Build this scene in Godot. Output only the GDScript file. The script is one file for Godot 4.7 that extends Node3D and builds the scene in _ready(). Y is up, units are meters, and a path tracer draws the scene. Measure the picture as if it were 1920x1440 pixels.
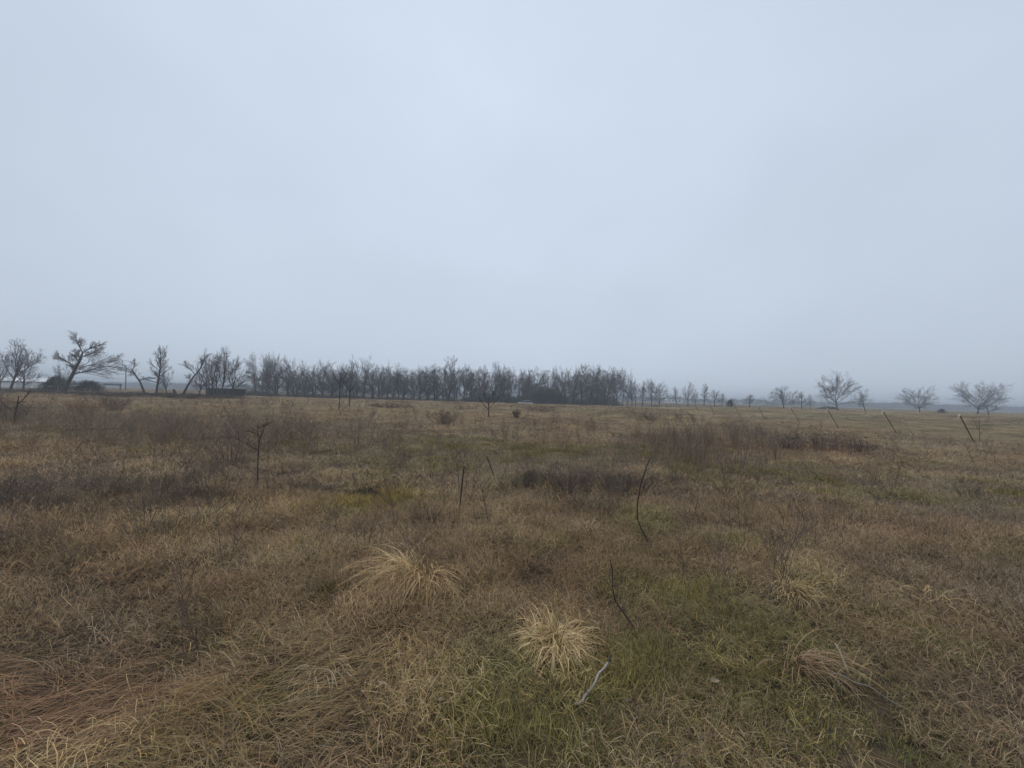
extends Node3D
# A rough winter pasture under low overcast: matted dead grass, weeds and tussocks in front, a line of bare trees across the far side.

const HEDGEROW_TREES = [[-85.8, 66, 9.0, 7.7, "vase"], [-83.4, 63, 6.5, 5.2, "vase"], [-88.5, 70, 7.8, 6.0, "vase"], [-86.6, 74, 5.5, 4.5, "vase"],
	[-57.1, 62, 8.1, 3.9, "column"], [-53.5, 60, 4.2, 2.8, "vase"], [-54.2, 67, 5.1, 4.1, "vase"], [-52.2, 66, 7.1, 5.1, "vase"],
	[-49.8, 64, 7.7, 5.0, "vase"], [-52.0, 68, 7.7, 4.3, "vase"], [-48.3, 64, 8.4, 5.8, "vase"], [-48.0, 66, 6.9, 6.9, "vase"]]
const TREELINE = [[-66.2, 102, 11.5, 6.7, "tall"], [-65.3, 104, 11.4, 6.9, "tall"], [-63.8, 104, 11.0, 6.9, "tall"], [-58.8, 102, 11.4, 6.7, "vase"], [-60.3, 108, 10.4, 7.3, "tall"],
	[-55.8, 104, 10.1, 6.6, "vase"], [-55.2, 108, 10.3, 7.1, "vase"], [-52.7, 107, 11.1, 7.1, "vase"], [-52.7, 113, 11.2, 8.0, "vase"], [-49.9, 113, 10.7, 6.1, "tall"],
	[-46.3, 110, 11.1, 5.5, "tall"], [-44.8, 112, 11.9, 7.4, "vase"], [-44.7, 117, 12.0, 8.7, "vase"], [-42.7, 118, 11.8, 7.6, "tall"], [-39.1, 115, 11.2, 8.7, "tall"],
	[-38.9, 120, 11.2, 8.9, "vase"], [-35.8, 117, 11.0, 6.4, "vase"], [-33.6, 116, 9.9, 6.8, "tall"], [-30.6, 117, 10.1, 8.0, "vase"], [-28.7, 120, 11.1, 8.7, "vase"],
	[-26.6, 121, 11.0, 7.7, "tall"], [-24.0, 121, 12.0, 9.3, "vase"], [-22.4, 126, 11.9, 9.2, "vase"], [-20.7, 127, 14.9, 8.4, "vase"], [-17.7, 127, 12.5, 6.4, "vase"],
	[-15.1, 126, 11.7, 9.6, "vase"], [-13.1, 130, 12.9, 9.8, "tall"], [-10.4, 128, 12.1, 7.7, "vase"], [-8.5, 132, 14.0, 7.0, "tall"], [-6.2, 133, 15.1, 9.8, "vase"],
	[-3.5, 135, 14.1, 7.1, "vase"], [-0.7, 134, 13.7, 10.1, "vase"], [2.1, 137, 12.9, 8.9, "vase"], [5.2, 134, 13.3, 7.3, "vase"], [7.6, 134, 11.3, 9.2, "tall"],
	[16.3, 137, 13.9, 7.0, "tall"], [19.7, 141, 14.5, 8.6, "vase"], [22.8, 142, 14.3, 10.3, "vase"], [25.7, 142, 13.9, 7.3, "tall"], [28.4, 141, 14.6, 8.9, "tall"],
	[31.7, 142, 14.4, 10.0, "tall"], [35.6, 146, 15.0, 10.5, "vase"], [39.1, 146, 14.8, 7.9, "tall"], [41.9, 146, 12.9, 9.1, "tall"]]
const BACK_TREES = [[-78.4, 119, 7.6, 7.1, "tall"], [-75.6, 119, 8.8, 6.7, "tall"], [-69.9, 114, 8.8, 8.2, "tall"], [-70.2, 121, 9.2, 6.9, "tall"], [-66.4, 118, 8.5, 8.1, "tall"],
	[-67.2, 124, 9.1, 8.1, "tall"], [-64.4, 125, 10.2, 8.2, "tall"], [-60.9, 124, 9.3, 8.0, "tall"], [-60.9, 129, 10.1, 8.1, "tall"], [-57.2, 126, 10.8, 8.2, "tall"],
	[-55.9, 130, 10.4, 8.8, "tall"], [-52.7, 130, 10.2, 8.8, "tall"], [-51.0, 133, 10.2, 8.6, "tall"], [-48.0, 135, 11.3, 8.3, "tall"], [-45.2, 135, 10.5, 8.2, "tall"],
	[-41.7, 135, 11.0, 7.2, "tall"], [-37.9, 135, 11.3, 8.0, "tall"], [-35.3, 138, 11.7, 9.1, "tall"], [-31.5, 133, 11.8, 8.5, "tall"], [-30.1, 139, 11.9, 7.1, "tall"],
	[-26.1, 136, 13.1, 7.2, "tall"], [-23.2, 137, 12.9, 6.9, "tall"], [-20.5, 140, 12.3, 8.8, "tall"], [-18.3, 146, 14.3, 8.6, "tall"], [-14.8, 142, 13.8, 9.7, "tall"],
	[-11.3, 140, 12.5, 7.3, "tall"], [-8.1, 144, 13.0, 10.2, "tall"], [-4.1, 146, 12.7, 9.4, "tall"], [-0.8, 145, 13.2, 9.0, "tall"], [3.7, 154, 14.0, 8.9, "tall"],
	[7.8, 146, 14.8, 9.1, "tall"], [11.7, 149, 9.3, 10.3, "tall"], [15.5, 153, 15.2, 8.6, "tall"], [20.2, 154, 13.5, 10.8, "tall"], [24.1, 154, 13.6, 9.4, "tall"],
	[28.0, 156, 13.7, 9.4, "tall"], [31.9, 158, 16.1, 10.1, "tall"], [35.4, 158, 14.3, 10.7, "tall"], [39.1, 161, 15.8, 11.3, "tall"], [43.1, 159, 15.6, 8.5, "tall"]]
const PASTURE_TREES = [[48.0, 160, 8.7, 4.9, "tall"], [49.3, 158, 11.0, 5.7, "tall"], [50.2, 156, 9.8, 5.2, "vase"], [53.5, 158, 10.1, 7.9, "vase"],
	[55.2, 152, 10.2, 11.4, "spread"], [59.7, 156, 9.0, 9.9, "vase"], [70.5, 165, 7.7, 4.6, "tall"], [64.0, 140, 8.8, 6.6, "vase"],
	[71.3, 150, 5.5, 4.6, "vase"], [74.8, 150, 8.6, 4.1, "column"], [73.7, 140, 6.1, 6.2, "vase"], [92.6, 170, 5.6, 3.8, "column"],
	[89.4, 145, 4.9, 4.8, "column"], [90.4, 128, 7.3, 11.7, "spread"], [101.5, 135, 6.1, 4.1, "tall"], [103.1, 133, 5.2, 3.3, "vase"],
	[103.0, 122, 11.5, 14.5, "spread"], [117.3, 128, 7.3, 5.0, "vase"], [124.9, 118, 7.8, 10.1, "spread"], [138.8, 115, 9.6, 13.7, "spread"],
	[143.3, 116, 5.1, 5.5, "vase"]]
const EYE = 1.6
var rng := RandomNumberGenerator.new()
var coarse := FastNoiseLite.new()
var middle := FastNoiseLite.new()
var fine := FastNoiseLite.new()
var names := {}
var M := {}

# ---------------------------------------------------------------- shapes

class Shape:
	var v := PackedVector3Array()
	var n := PackedVector3Array()
	var c := PackedColorArray()
	var i := PackedInt32Array()

	func tube(pts: Array, rads: Array, sides: int, col: Color, close_end := true):
		var count := pts.size()
		var u := Vector3.ZERO
		var first := v.size()
		for k in count:
			var a: Vector3 = pts[max(k - 1, 0)]
			var b: Vector3 = pts[min(k + 1, count - 1)]
			var t := (b - a).normalized()
			if k == 0:
				u = t.cross(Vector3.RIGHT if absf(t.x) < 0.8 else Vector3.UP).normalized()
			else:
				u = (u - t * u.dot(t)).normalized()
			var w := t.cross(u)
			var p: Vector3 = pts[k]
			var r: float = rads[k]
			for s in sides:
				var f := TAU * s / sides
				var dir := u * cos(f) + w * sin(f)
				v.append(p + dir * r)
				n.append(dir)
				c.append(col)
		for k in count - 1:
			for s in sides:
				var a := first + k * sides + s
				var b := first + k * sides + (s + 1) % sides
				i.append_array([a, a + sides, b, b, a + sides, b + sides])
		if close_end:
			var tip := v.size()
			var last: Vector3 = pts[count - 1]
			var before: Vector3 = pts[count - 2]
			v.append(last + (last - before).normalized() * float(rads[count - 1]) * 0.6)
			n.append((last - before).normalized())
			c.append(col)
			for s in sides:
				i.append_array([tip - sides + s, tip, tip - sides + (s + 1) % sides])

	func blade(p: Vector3, az: float, length: float, width: float, e0: float, e1: float, segs: int, col: Color, swing := 0.0):
		var first := v.size()
		for k in segs + 1:
			var t := float(k) / segs
			var e: float = lerp(e0, e1, t)
			var turn := az + swing * t
			var flat := Vector3(cos(turn), 0, sin(turn))
			var side := Vector3(-sin(turn), 0, cos(turn))
			var dir := flat * cos(e) + Vector3.UP * sin(e)
			var nor := side.cross(dir)
			if k == segs:
				v.append(p)
				n.append(nor)
				c.append(col)
			else:
				var w := width * 0.5 * (1.0 - 0.55 * t * t)
				v.append(p - side * w)
				v.append(p + side * w)
				n.append(nor)
				n.append(nor)
				c.append(col)
				c.append(col)
				p += dir * length / segs
				if p.y < 0.004:
					p.y = 0.004
		for k in segs - 1:
			var a := first + k * 2
			i.append_array([a, a + 2, a + 1, a + 1, a + 2, a + 3])
		var z := first + (segs - 1) * 2
		i.append_array([z, z + 2, z + 1])

	func quad(a: Vector3, b: Vector3, d: Vector3, e: Vector3, col: Color):
		var f := v.size()
		var nor := (e - a).cross(b - a).normalized()
		for p in [a, b, d, e]:
			v.append(p)
			n.append(nor)
			c.append(col)
		i.append_array([f, f + 1, f + 2, f, f + 2, f + 3])

	func box(lo: Vector3, hi: Vector3, col := Color.WHITE):
		var P := func(x, y, z): return Vector3(hi.x if x else lo.x, hi.y if y else lo.y, hi.z if z else lo.z)
		quad(P.call(0, 0, 1), P.call(0, 1, 1), P.call(1, 1, 1), P.call(1, 0, 1), col)
		quad(P.call(1, 0, 0), P.call(1, 1, 0), P.call(0, 1, 0), P.call(0, 0, 0), col)
		quad(P.call(1, 0, 1), P.call(1, 1, 1), P.call(1, 1, 0), P.call(1, 0, 0), col)
		quad(P.call(0, 0, 0), P.call(0, 1, 0), P.call(0, 1, 1), P.call(0, 0, 1), col)
		quad(P.call(0, 1, 1), P.call(0, 1, 0), P.call(1, 1, 0), P.call(1, 1, 1), col)
		quad(P.call(0, 0, 0), P.call(0, 0, 1), P.call(1, 0, 1), P.call(1, 0, 0), col)

	# a side outline (x, y) given width in z, narrower by tuck above the height waist
	func slab(outline: Array, half: float, waist := 99.0, tuck := 0.0, col := Color.WHITE):
		var flat := PackedVector2Array(outline)
		var tri := Geometry2D.triangulate_polygon(flat)
		var at := func(p: Vector2, s: float): return Vector3(p.x, p.y, s * (half - (tuck if p.y > waist else 0.0)))
		for s in [-1.0, 1.0]:
			var f := v.size()
			for p in flat:
				v.append(at.call(p, s))
				n.append(Vector3(0, 0, s))
				c.append(col)
			for k in range(0, tri.size(), 3):
				var o := [f + tri[k], f + tri[k + 1], f + tri[k + 2]]
				if (v[o[2]] - v[o[0]]).cross(v[o[1]] - v[o[0]]).z * s < 0:
					o.reverse()
				i.append_array(o)
		var mid := Vector2.ZERO
		for p in flat:
			mid += p / flat.size()
		for k in flat.size():
			var a := flat[k]
			var b := flat[(k + 1) % flat.size()]
			if (b - a).cross(mid - a) < 0:
				var c0 := a
				a = b
				b = c0
			quad(at.call(a, -1.0), at.call(a, 1.0), at.call(b, 1.0), at.call(b, -1.0), col)

	func mesh() -> ArrayMesh:
		var a := []
		a.resize(Mesh.ARRAY_MAX)
		a[Mesh.ARRAY_VERTEX] = v
		a[Mesh.ARRAY_NORMAL] = n
		a[Mesh.ARRAY_COLOR] = c
		a[Mesh.ARRAY_INDEX] = i
		var m := ArrayMesh.new()
		m.add_surface_from_arrays(Mesh.PRIMITIVE_TRIANGLES, a)
		return m

class Sown:
	var mesh: Mesh
	var buf := PackedFloat32Array()
	func put(p: Vector3, b: Basis, col: Color):
		buf.append_array([b.x.x, b.y.x, b.z.x, p.x, b.x.y, b.y.y, b.z.y, p.y, b.x.z, b.y.z, b.z.z, p.z, col.r, col.g, col.b, 1.0])

func numbered(called: String) -> String:
	names[called] = names.get(called, -1) + 1
	return called if names[called] == 0 else "%s_%03d" % [called, names[called]]

func tag(o: Node, label: String, category: String, group := "", kind := ""):
	if label: o.set_meta("label", label)
	if category: o.set_meta("category", category)
	if group: o.set_meta("group", group)
	if kind: o.set_meta("kind", kind)
	return o

func thing(called: String, where: Vector3, label: String, category: String, group := "", turn := 0.0) -> Node3D:
	var o := Node3D.new()
	o.name = numbered(called)
	add_child(o)
	o.position = where
	o.rotation.y = turn
	return tag(o, label, category, group)

func part(called: String, s: Shape, m: Material, parent: Node, where := Vector3.ZERO) -> MeshInstance3D:
	var o := MeshInstance3D.new()
	o.name = called if parent != self else numbered(called)
	o.mesh = s.mesh()
	o.material_override = m
	o.position = where
	parent.add_child(o, true)
	return o

func stuff(called: String, sown: Sown, m: Material, label: String, category: String):
	if sown.buf.is_empty():
		return
	var mm := MultiMesh.new()
	mm.transform_format = MultiMesh.TRANSFORM_3D
	mm.use_colors = true
	mm.mesh = sown.mesh
	mm.instance_count = sown.buf.size() / 16
	mm.buffer = sown.buf
	var o := MultiMeshInstance3D.new()
	o.name = numbered(called)
	o.multimesh = mm
	o.material_override = m
	add_child(o)
	tag(o, label, category, "", "stuff")

func paint(r: float, g: float, b: float, rough := 0.9, metal := 0.0) -> StandardMaterial3D:
	var m := StandardMaterial3D.new()
	m.albedo_color = Color(r, g, b).linear_to_srgb()
	m.roughness = rough
	m.metallic = metal
	return m

func tinted(rough := 0.9) -> StandardMaterial3D:
	var m := StandardMaterial3D.new()
	m.vertex_color_use_as_albedo = true
	m.roughness = rough
	return m

func streaked(dark: Color, light: Color, scale: Vector3, rough := 0.92) -> StandardMaterial3D:
	var t := NoiseTexture2D.new()
	var f := FastNoiseLite.new()
	f.seed = 4
	f.frequency = 0.03
	f.fractal_octaves = 4
	t.noise = f
	t.seamless = true
	t.width = 128
	t.height = 128
	var g := Gradient.new()
	g.set_color(0, dark.linear_to_srgb())
	g.set_color(1, light.linear_to_srgb())
	t.color_ramp = g
	var m := StandardMaterial3D.new()
	m.albedo_texture = t
	m.uv1_triplanar = true
	m.uv1_scale = scale
	m.roughness = rough
	return m

# ---------------------------------------------------------------- the land

func glide(a: float, b: float, x: float) -> float:
	var t := clampf((x - a) / (b - a), 0, 1)
	return t * t * (3 - 2 * t)

# height of the ground at x and at d metres ahead: flat in front, falling away to the road behind a low crest
func land(x: float, d: float) -> float:
	var w := (1 - glide(20, 75, x)) * glide(-120, -55, x)
	var r := sqrt(x * x + d * d)
	var hummocks := fine.get_noise_2d(x * 0.6, d * 0.6) * 0.05 / (1 + r * r / 45.0) + middle.get_noise_2d(x, d) * 0.09 / (1 + r * r / 300.0)
	return -1.9 * glide(68, 150, d) * w + hummocks

func on(x: float, d: float, sink := 0.0) -> Vector3:
	return Vector3(x, land(x, d) - sink, -d)

func spot(x: float, d: float, cx: float, cd: float, rx: float, rd: float) -> float:
	var a := (x - cx) / rx
	var b := (d - cd) / rd
	var q := a * a + b * b
	return exp(-q) if q < 6 else 0.0

var f_green := 0.0
var f_weed := 0.0
var f_red := 0.0
var f_moss := 0.0
var f_straw := 0.0
var f_comb := 0.0
var f_tan := 0.0
var n_c := 0.0
var n_m := 0.0
var n_f := 0.0

# what grows at a place: patches seen in the field, broken up by noise
func survey(x: float, d: float):
	n_c = coarse.get_noise_2d(x, d)
	n_m = middle.get_noise_2d(x, d)
	n_f = fine.get_noise_2d(x, d)
	var g := 0.0
	var w := 0.0
	var r := 0.0
	var m := 0.0
	var s := 0.0
	f_comb = 0.0
	# mown pasture past the fence and the open tan ground of the far half of the field
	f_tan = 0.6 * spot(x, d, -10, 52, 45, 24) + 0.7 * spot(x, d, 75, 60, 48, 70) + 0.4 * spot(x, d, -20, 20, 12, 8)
	if d < 16:
		g = spot(x, d, 1.4, 2.4, 1.1, 0.85) + 0.8 * spot(x, d, 0.85, 3.3, 0.8, 0.8) + 0.45 * spot(x, d, 2.8, 2.6, 1.0, 0.7) + 0.7 * spot(x, d, 1.9, 4.9, 1.1, 0.6) + 0.8 * spot(x, d, 6.2, 8.3, 2.2, 1.8) + 0.6 * spot(x, d, 4.2, 12.0, 4.0, 1.4) + 0.45 * spot(x, d, 0.2, 1.75, 1.2, 0.5) + 0.5 * spot(x, d, -0.3, 2.7, 0.35, 0.3) + 0.6 * spot(x, d, -1.2, 3.0, 0.4, 0.3) + 0.5 * spot(x, d, -0.5, 11, 4, 3)
		m = spot(x, d, -2.0, 5.8, 0.75, 0.85) + 0.6 * spot(x, d, -1.3, 2.0, 0.4, 0.25) + 0.4 * spot(x, d, -1.75, 2.55, 0.4, 0.3) + 0.35 * spot(x, d, 1.5, 4.0, 0.8, 0.4)
		w = spot(x, d, -4.4, 3.8, 0.9, 0.5) + spot(x, d, -3.15, 3.2, 0.5, 0.35) + 0.8 * spot(x, d, -2.2, 2.65, 0.45, 0.3) + 1.1 * spot(x, d, -6.0, 5.2, 1.4, 1.0) + 1.2 * spot(x, d, -4.6, 5.7, 1.3, 0.8) + 1.0 * spot(x, d, 0.9, 6.4, 1.3, 0.8) + 1.0 * spot(x, d, 2.2, 6.9, 0.9, 0.7) + 0.9 * spot(x, d, 3.6, 9.1, 1.5, 1.2) + 1.3 * spot(x, d, -10.0, 11.5, 4.2, 2.6) + 0.8 * spot(x, d, -4.8, 10.5, 2.0, 1.0) + 0.4 * spot(x, d, -1.6, 4.0, 0.6, 0.5)
		r = 1.1 * spot(x, d, -2.4, 1.9, 1.3, 0.5) + 0.7 * spot(x, d, 3.4, 2.0, 1.2, 0.6) + 0.45 * spot(x, d, 4.8, 4.8, 2.5, 1.0) + 0.25 * spot(x, d, 2.9, 6.0, 1.5, 0.8) + 0.5 * spot(x, d, -0.2, 1.9, 0.9, 0.3)
		f_comb = 1.2 * spot(x, d, -2.1, 1.9, 1.3, 0.42)
		s = 0.5 * spot(x, d, -1.6, 2.35, 0.5, 0.3) + 0.6 * spot(x, d, -2.6, 4.0, 1.0, 0.6) + 0.4 * spot(x, d, -0.9, 2.1, 0.5, 0.3) + 0.5 * spot(x, d, -3.0, 7.5, 1.5, 0.7) + 0.3 * spot(x, d, -1.8, 1.7, 0.5, 0.2) + 0.4 * spot(x, d, 1.0, 4.6, 0.5, 0.3)
	if d > 8:
		r += 1.0 * spot(x, d, 7.0, 14, 3.4, 3.2) + 0.8 * spot(x, d, 11.2, 13.5, 1.6, 1.3) + 0.5 * spot(x, d, 3.0, 27, 6, 6)
		w += 0.9 * spot(x, d, 9.5, 15, 3.5, 2.5) + 0.9 * spot(x, d, -11, 22, 5, 4) + 0.8 * spot(x, d, -4, 22, 2, 2) + 0.5 * spot(x, d, 11, 30, 5, 9) + 0.6 * spot(x, d, -19, 15, 4, 4) + 0.5 * spot(x, d, -22, 40, 12, 6)
		s += 0.7 * spot(x, d, -13, 44, 14, 12) + 0.6 * spot(x, d, 0, 55, 25, 14)
		g += 0.35 * spot(x, d, 10, 48, 8, 18)
	f_green = clampf(g * (0.95 + 1.5 * n_m + 0.6 * n_f) + n_c * 0.5 + n_m * 0.6 - 0.05, 0, 1)
	f_moss = clampf(m * 1.5 + n_m * 0.5 - 0.12, 0, 1)
	f_weed = clampf(w * (0.8 + 1.5 * n_m + 0.7 * n_f) + n_c * 0.25 - 0.06, 0, 1.2)
	f_red = clampf(r + n_c * 0.7 + n_m * 0.3 - 0.15, 0, 1)
	f_straw = clampf(s + n_f * 0.35 + n_m * 0.35 - 0.1, 0, 1)

const BROWN = Color(0.30, 0.19, 0.093)
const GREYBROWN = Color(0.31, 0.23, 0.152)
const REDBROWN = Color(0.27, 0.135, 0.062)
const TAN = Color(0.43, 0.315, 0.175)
const STRAW = Color(0.64, 0.48, 0.27)
const OLIVE = Color(0.175, 0.18, 0.045)
const MOSS = Color(0.35, 0.27, 0.04)
const WEED = Color(0.19, 0.158, 0.135)
const TWIG = Color(0.125, 0.098, 0.082)

func sward(x: float, d: float) -> Color:
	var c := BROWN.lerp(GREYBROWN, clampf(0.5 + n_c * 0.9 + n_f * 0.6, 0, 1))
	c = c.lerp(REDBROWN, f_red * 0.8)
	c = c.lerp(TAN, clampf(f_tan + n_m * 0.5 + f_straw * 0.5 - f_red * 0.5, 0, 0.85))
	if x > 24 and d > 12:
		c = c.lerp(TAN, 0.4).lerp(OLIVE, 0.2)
	c = c.lerp(OLIVE, f_green * 0.45)
	var tone := 1.0 + n_f * 0.6 + n_m * 0.35  # uneven dead grass tone, with shade between clumps painted in as darker patches
	c = Color(c.r * tone, c.g * tone, c.b * tone)
	c = c.lerp(MOSS, f_moss * 0.5)
	return c

func vary(c: Color, by: float) -> Color:
	var k := 1.0 + rng.randf_range(-by, by)
	return Color(c.r * k * (1 + rng.randf_range(-0.08, 0.08)), c.g * k, c.b * k * (1 + rng.randf_range(-0.1, 0.1)))

func shade_of_blade() -> Color:
	var k := rng.randf_range(0.35, 1.55)
	var u := rng.randf()
	if u < 0.16:
		return Color(1.05, 0.8, 0.62) * k
	if u < 0.32:
		return Color(0.95, 1.02, 1.15) * k
	if u < 0.42:
		return Color(1.55, 1.5, 1.35) * rng.randf_range(0.95, 1.5)
	if u < 0.52:
		return Color(0.85, 0.95, 0.6) * k
	return Color(1.03, 1.0, 0.93) * k

func clump(count: int, radius: float, l0: float, l1: float, w0: float, w1: float, up0: float, up1: float, droop: float, segs: int, spread := TAU, lift := 0.0) -> ArrayMesh:
	var s := Shape.new()
	for k in count:
		var a := rng.randf() * TAU
		var q := sqrt(rng.randf()) * radius
		var az := rng.randf() * spread - (spread / 2 if spread < 6 else 0.0)
		var e := rng.randf_range(up0, up1)
		s.blade(Vector3(cos(a) * q, rng.randf() * lift, sin(a) * q), az, rng.randf_range(l0, l1), rng.randf_range(w0, w1), e, e - rng.randf_range(0.3, 1.0) * droop, segs, shade_of_blade(), rng.randf_range(-0.7, 0.7))
	return s.mesh()

func weed(height: float, r: float, arms: int) -> ArrayMesh:
	var s := Shape.new()
	var col := Color.WHITE
	for stem in rng.randi_range(1, 3):
		var p := Vector3(rng.randf_range(-0.04, 0.04), -0.02, rng.randf_range(-0.04, 0.04))
		var lean := Vector3(rng.randf_range(-0.3, 0.3), 1, rng.randf_range(-0.3, 0.3)).normalized()
		var pts := [p]
		for k in 4:
			lean = (lean + Vector3(rng.randf_range(-0.16, 0.16), 0.02, rng.randf_range(-0.16, 0.16))).normalized()
			p += lean * height / 4 * rng.randf_range(0.85, 1.1)
			pts.append(p)
		var k0 := rng.randf_range(0.7, 1.3)
		col = Color(k0, k0, k0)
		s.tube(pts, [r, r * 0.9, r * 0.75, r * 0.6, r * 0.4], 3, col)
		for k in arms:
			var t := rng.randf_range(0.8, 3.95)
			var at: Vector3 = pts[int(t)].lerp(pts[int(t) + 1], t - int(t))
			var az := rng.randf() * TAU
			var dir := Vector3(cos(az), rng.randf_range(0.5, 1.5), sin(az)).normalized()
			var reach := height * rng.randf_range(0.15, 0.38)
			var mid := at + dir * reach * 0.5
			var end := mid + (dir + Vector3(0, 0.35, 0)).normalized() * reach * 0.5
			s.tube([at, mid, end], [r * 0.5, r * 0.42, r * 0.28], 3, col, false)
			for j in 3:
				var b := mid.lerp(end, rng.randf())
				var az2 := az + rng.randf_range(-1.3, 1.3)
				s.tube([b, b + Vector3(cos(az2), rng.randf_range(0.4, 1.6), sin(az2)).normalized() * reach * rng.randf_range(0.25, 0.5)], [r * 0.36, r * 0.22], 3, col, false)
	return s.mesh()

func bush(height: float, radius: float, stems: int, r: float, forks: int) -> ArrayMesh:
	var s := Shape.new()
	for stem in stems:
		var az := rng.randf() * TAU
		var lean := sqrt(rng.randf()) * radius
		var top := Vector3(cos(az) * lean, height * rng.randf_range(0.55, 1.0) * (1.0 - 0.3 * lean / radius), sin(az) * lean)
		var foot := Vector3(cos(az) * lean * 0.3, -0.02, sin(az) * lean * 0.3)
		var mid := foot.lerp(top, 0.5) + Vector3(rng.randf_range(-1, 1), rng.randf_range(-0.2, 0.8), rng.randf_range(-1, 1)) * radius * 0.14
		var k0 := rng.randf_range(0.65, 1.35)
		var col := Color(k0 * rng.randf_range(0.95, 1.08), k0, k0)
		s.tube([foot, mid, top], [r, r * 0.75, r * 0.35], 3, col, false)
		for k in forks:
			var at := mid.lerp(top, rng.randf_range(-0.4, 0.95)) if rng.randf() < 0.8 else foot.lerp(mid, rng.randf())
			var a2 := rng.randf() * TAU
			var dir := Vector3(cos(a2), rng.randf_range(0.1, 1.4), sin(a2)).normalized()
			var end := at + dir * height * rng.randf_range(0.14, 0.36)
			s.tube([at, end], [r * 0.5, r * 0.25], 3, col, false)
			for j in 2:
				var b := at.lerp(end, rng.randf_range(0.3, 0.95))
				var a3 := rng.randf() * TAU
				s.tube([b, b + Vector3(cos(a3), rng.randf_range(0.0, 1.2), sin(a3)).normalized() * height * rng.randf_range(0.06, 0.17)], [r * 0.32, r * 0.2], 3, col, false)
	return s.mesh()

# ---------------------------------------------------------------- trees

const FORMS = {
	"spread": {trunk = 0.26, n = [1, 13, 13, 7, 5], ang = [0, 1.3, 0.68, 0.7, 0.7], start = [0.5, 0.2, 0.2, 0.2], ratio = [1, 1.9, 0.42, 0.45, 0.5], wob = [0.08, 0.16, 0.22, 0.25, 0.25], up = [0.1, 0.035, 0.04, 0.03, 0.02]},
	"vase": {trunk = 0.42, n = [1, 8, 11, 7, 4], ang = [0, 1.1, 0.8, 0.78, 0.75], start = [0.35, 0.2, 0.2, 0.2], ratio = [1, 1.2, 0.45, 0.44, 0.5], wob = [0.1, 0.19, 0.24, 0.27, 0.25], up = [0.1, 0.03, 0.02, 0.01, 0.0]},
	"tall": {trunk = 0.72, n = [1, 13, 8, 7, 4], ang = [0, 1.05, 0.8, 0.78, 0.75], start = [0.22, 0.2, 0.2, 0.2], ratio = [1, 0.62, 0.48, 0.46, 0.5], wob = [0.1, 0.19, 0.24, 0.27, 0.25], up = [0.1, 0.05, 0.02, 0.01, 0.0]},
	"column": {trunk = 0.95, n = [1, 20, 7, 6, 4], ang = [0, 1.3, 0.62, 0.62, 0.6], start = [0.28, 0.2, 0.22, 0.2], ratio = [1, 0.3, 0.45, 0.5, 0.5], wob = [0.05, 0.13, 0.16, 0.2, 0.2], up = [0.1, 0.05, 0.03, 0.02, 0.02]},
}
const STEPS = [7, 6, 4, 3, 2]
const SIDES = [8, 5, 4, 3, 3]

func grow(out: Array, p: Vector3, dir: Vector3, length: float, r: float, level: int, F: Dictionary):
	var steps: int = STEPS[level]
	var pts := [p]
	var rads := [r * (1.5 if level == 0 else 1.0)]
	for k in steps:
		var w: float = F.wob[level]
		dir = (dir + Vector3(rng.randf_range(-w, w), rng.randf_range(-w, w) + F.up[level], rng.randf_range(-w, w))).normalized()
		p += dir * length / steps
		pts.append(p)
		rads.append(r * lerpf(1.0, 0.38, float(k + 1) / steps))
	out[level].append([pts, rads])
	if level < 4:
		sprout(out, pts, rads, length, level, F)

func sprout(out: Array, pts: Array, rads: Array, length: float, level: int, F: Dictionary):
	var steps := pts.size() - 1
	var count: int = F.n[level + 1]
	for k in count:
		var t: float = lerpf(F.start[level], 0.99, (k + rng.randf()) / count) * steps
		var j := mini(int(t), steps - 1)
		var a: Vector3 = pts[j]
		var b: Vector3 = pts[j + 1]
		var along := (b - a).normalized()
		var across := along.cross(Vector3(rng.randf_range(-1, 1), rng.randf_range(-1, 1), rng.randf_range(-1, 1))).normalized()
		if level == 0:
			across = Vector3(cos(k * 2.4 + rng.randf()), 0, sin(k * 2.4 + rng.randf()))
		var ang: float = F.ang[level + 1] * (rng.randf_range(0.55, 1.3) if level > 0 else rng.randf_range(0.8, 1.15) * lerpf(1.0, 0.12, float(k) / count))
		var dir := (along * cos(ang) + across * sin(ang)).normalized()
		var reach: float = length * F.ratio[level + 1] * (lerpf(1.15, 0.65, t / steps) * rng.randf_range(0.75, 1.2) if level > 0 else rng.randf_range(0.88, 1.1))
		var thick: float = lerpf(rads[j], rads[j + 1], t - j) * [0.55, 0.4, 0.5, 0.6][level]
		grow(out, a.lerp(b, t - j), dir, reach, maxf(thick, [0.05, 0.018, 0.0125, 0.0095][level]), level + 1, F)

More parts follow.
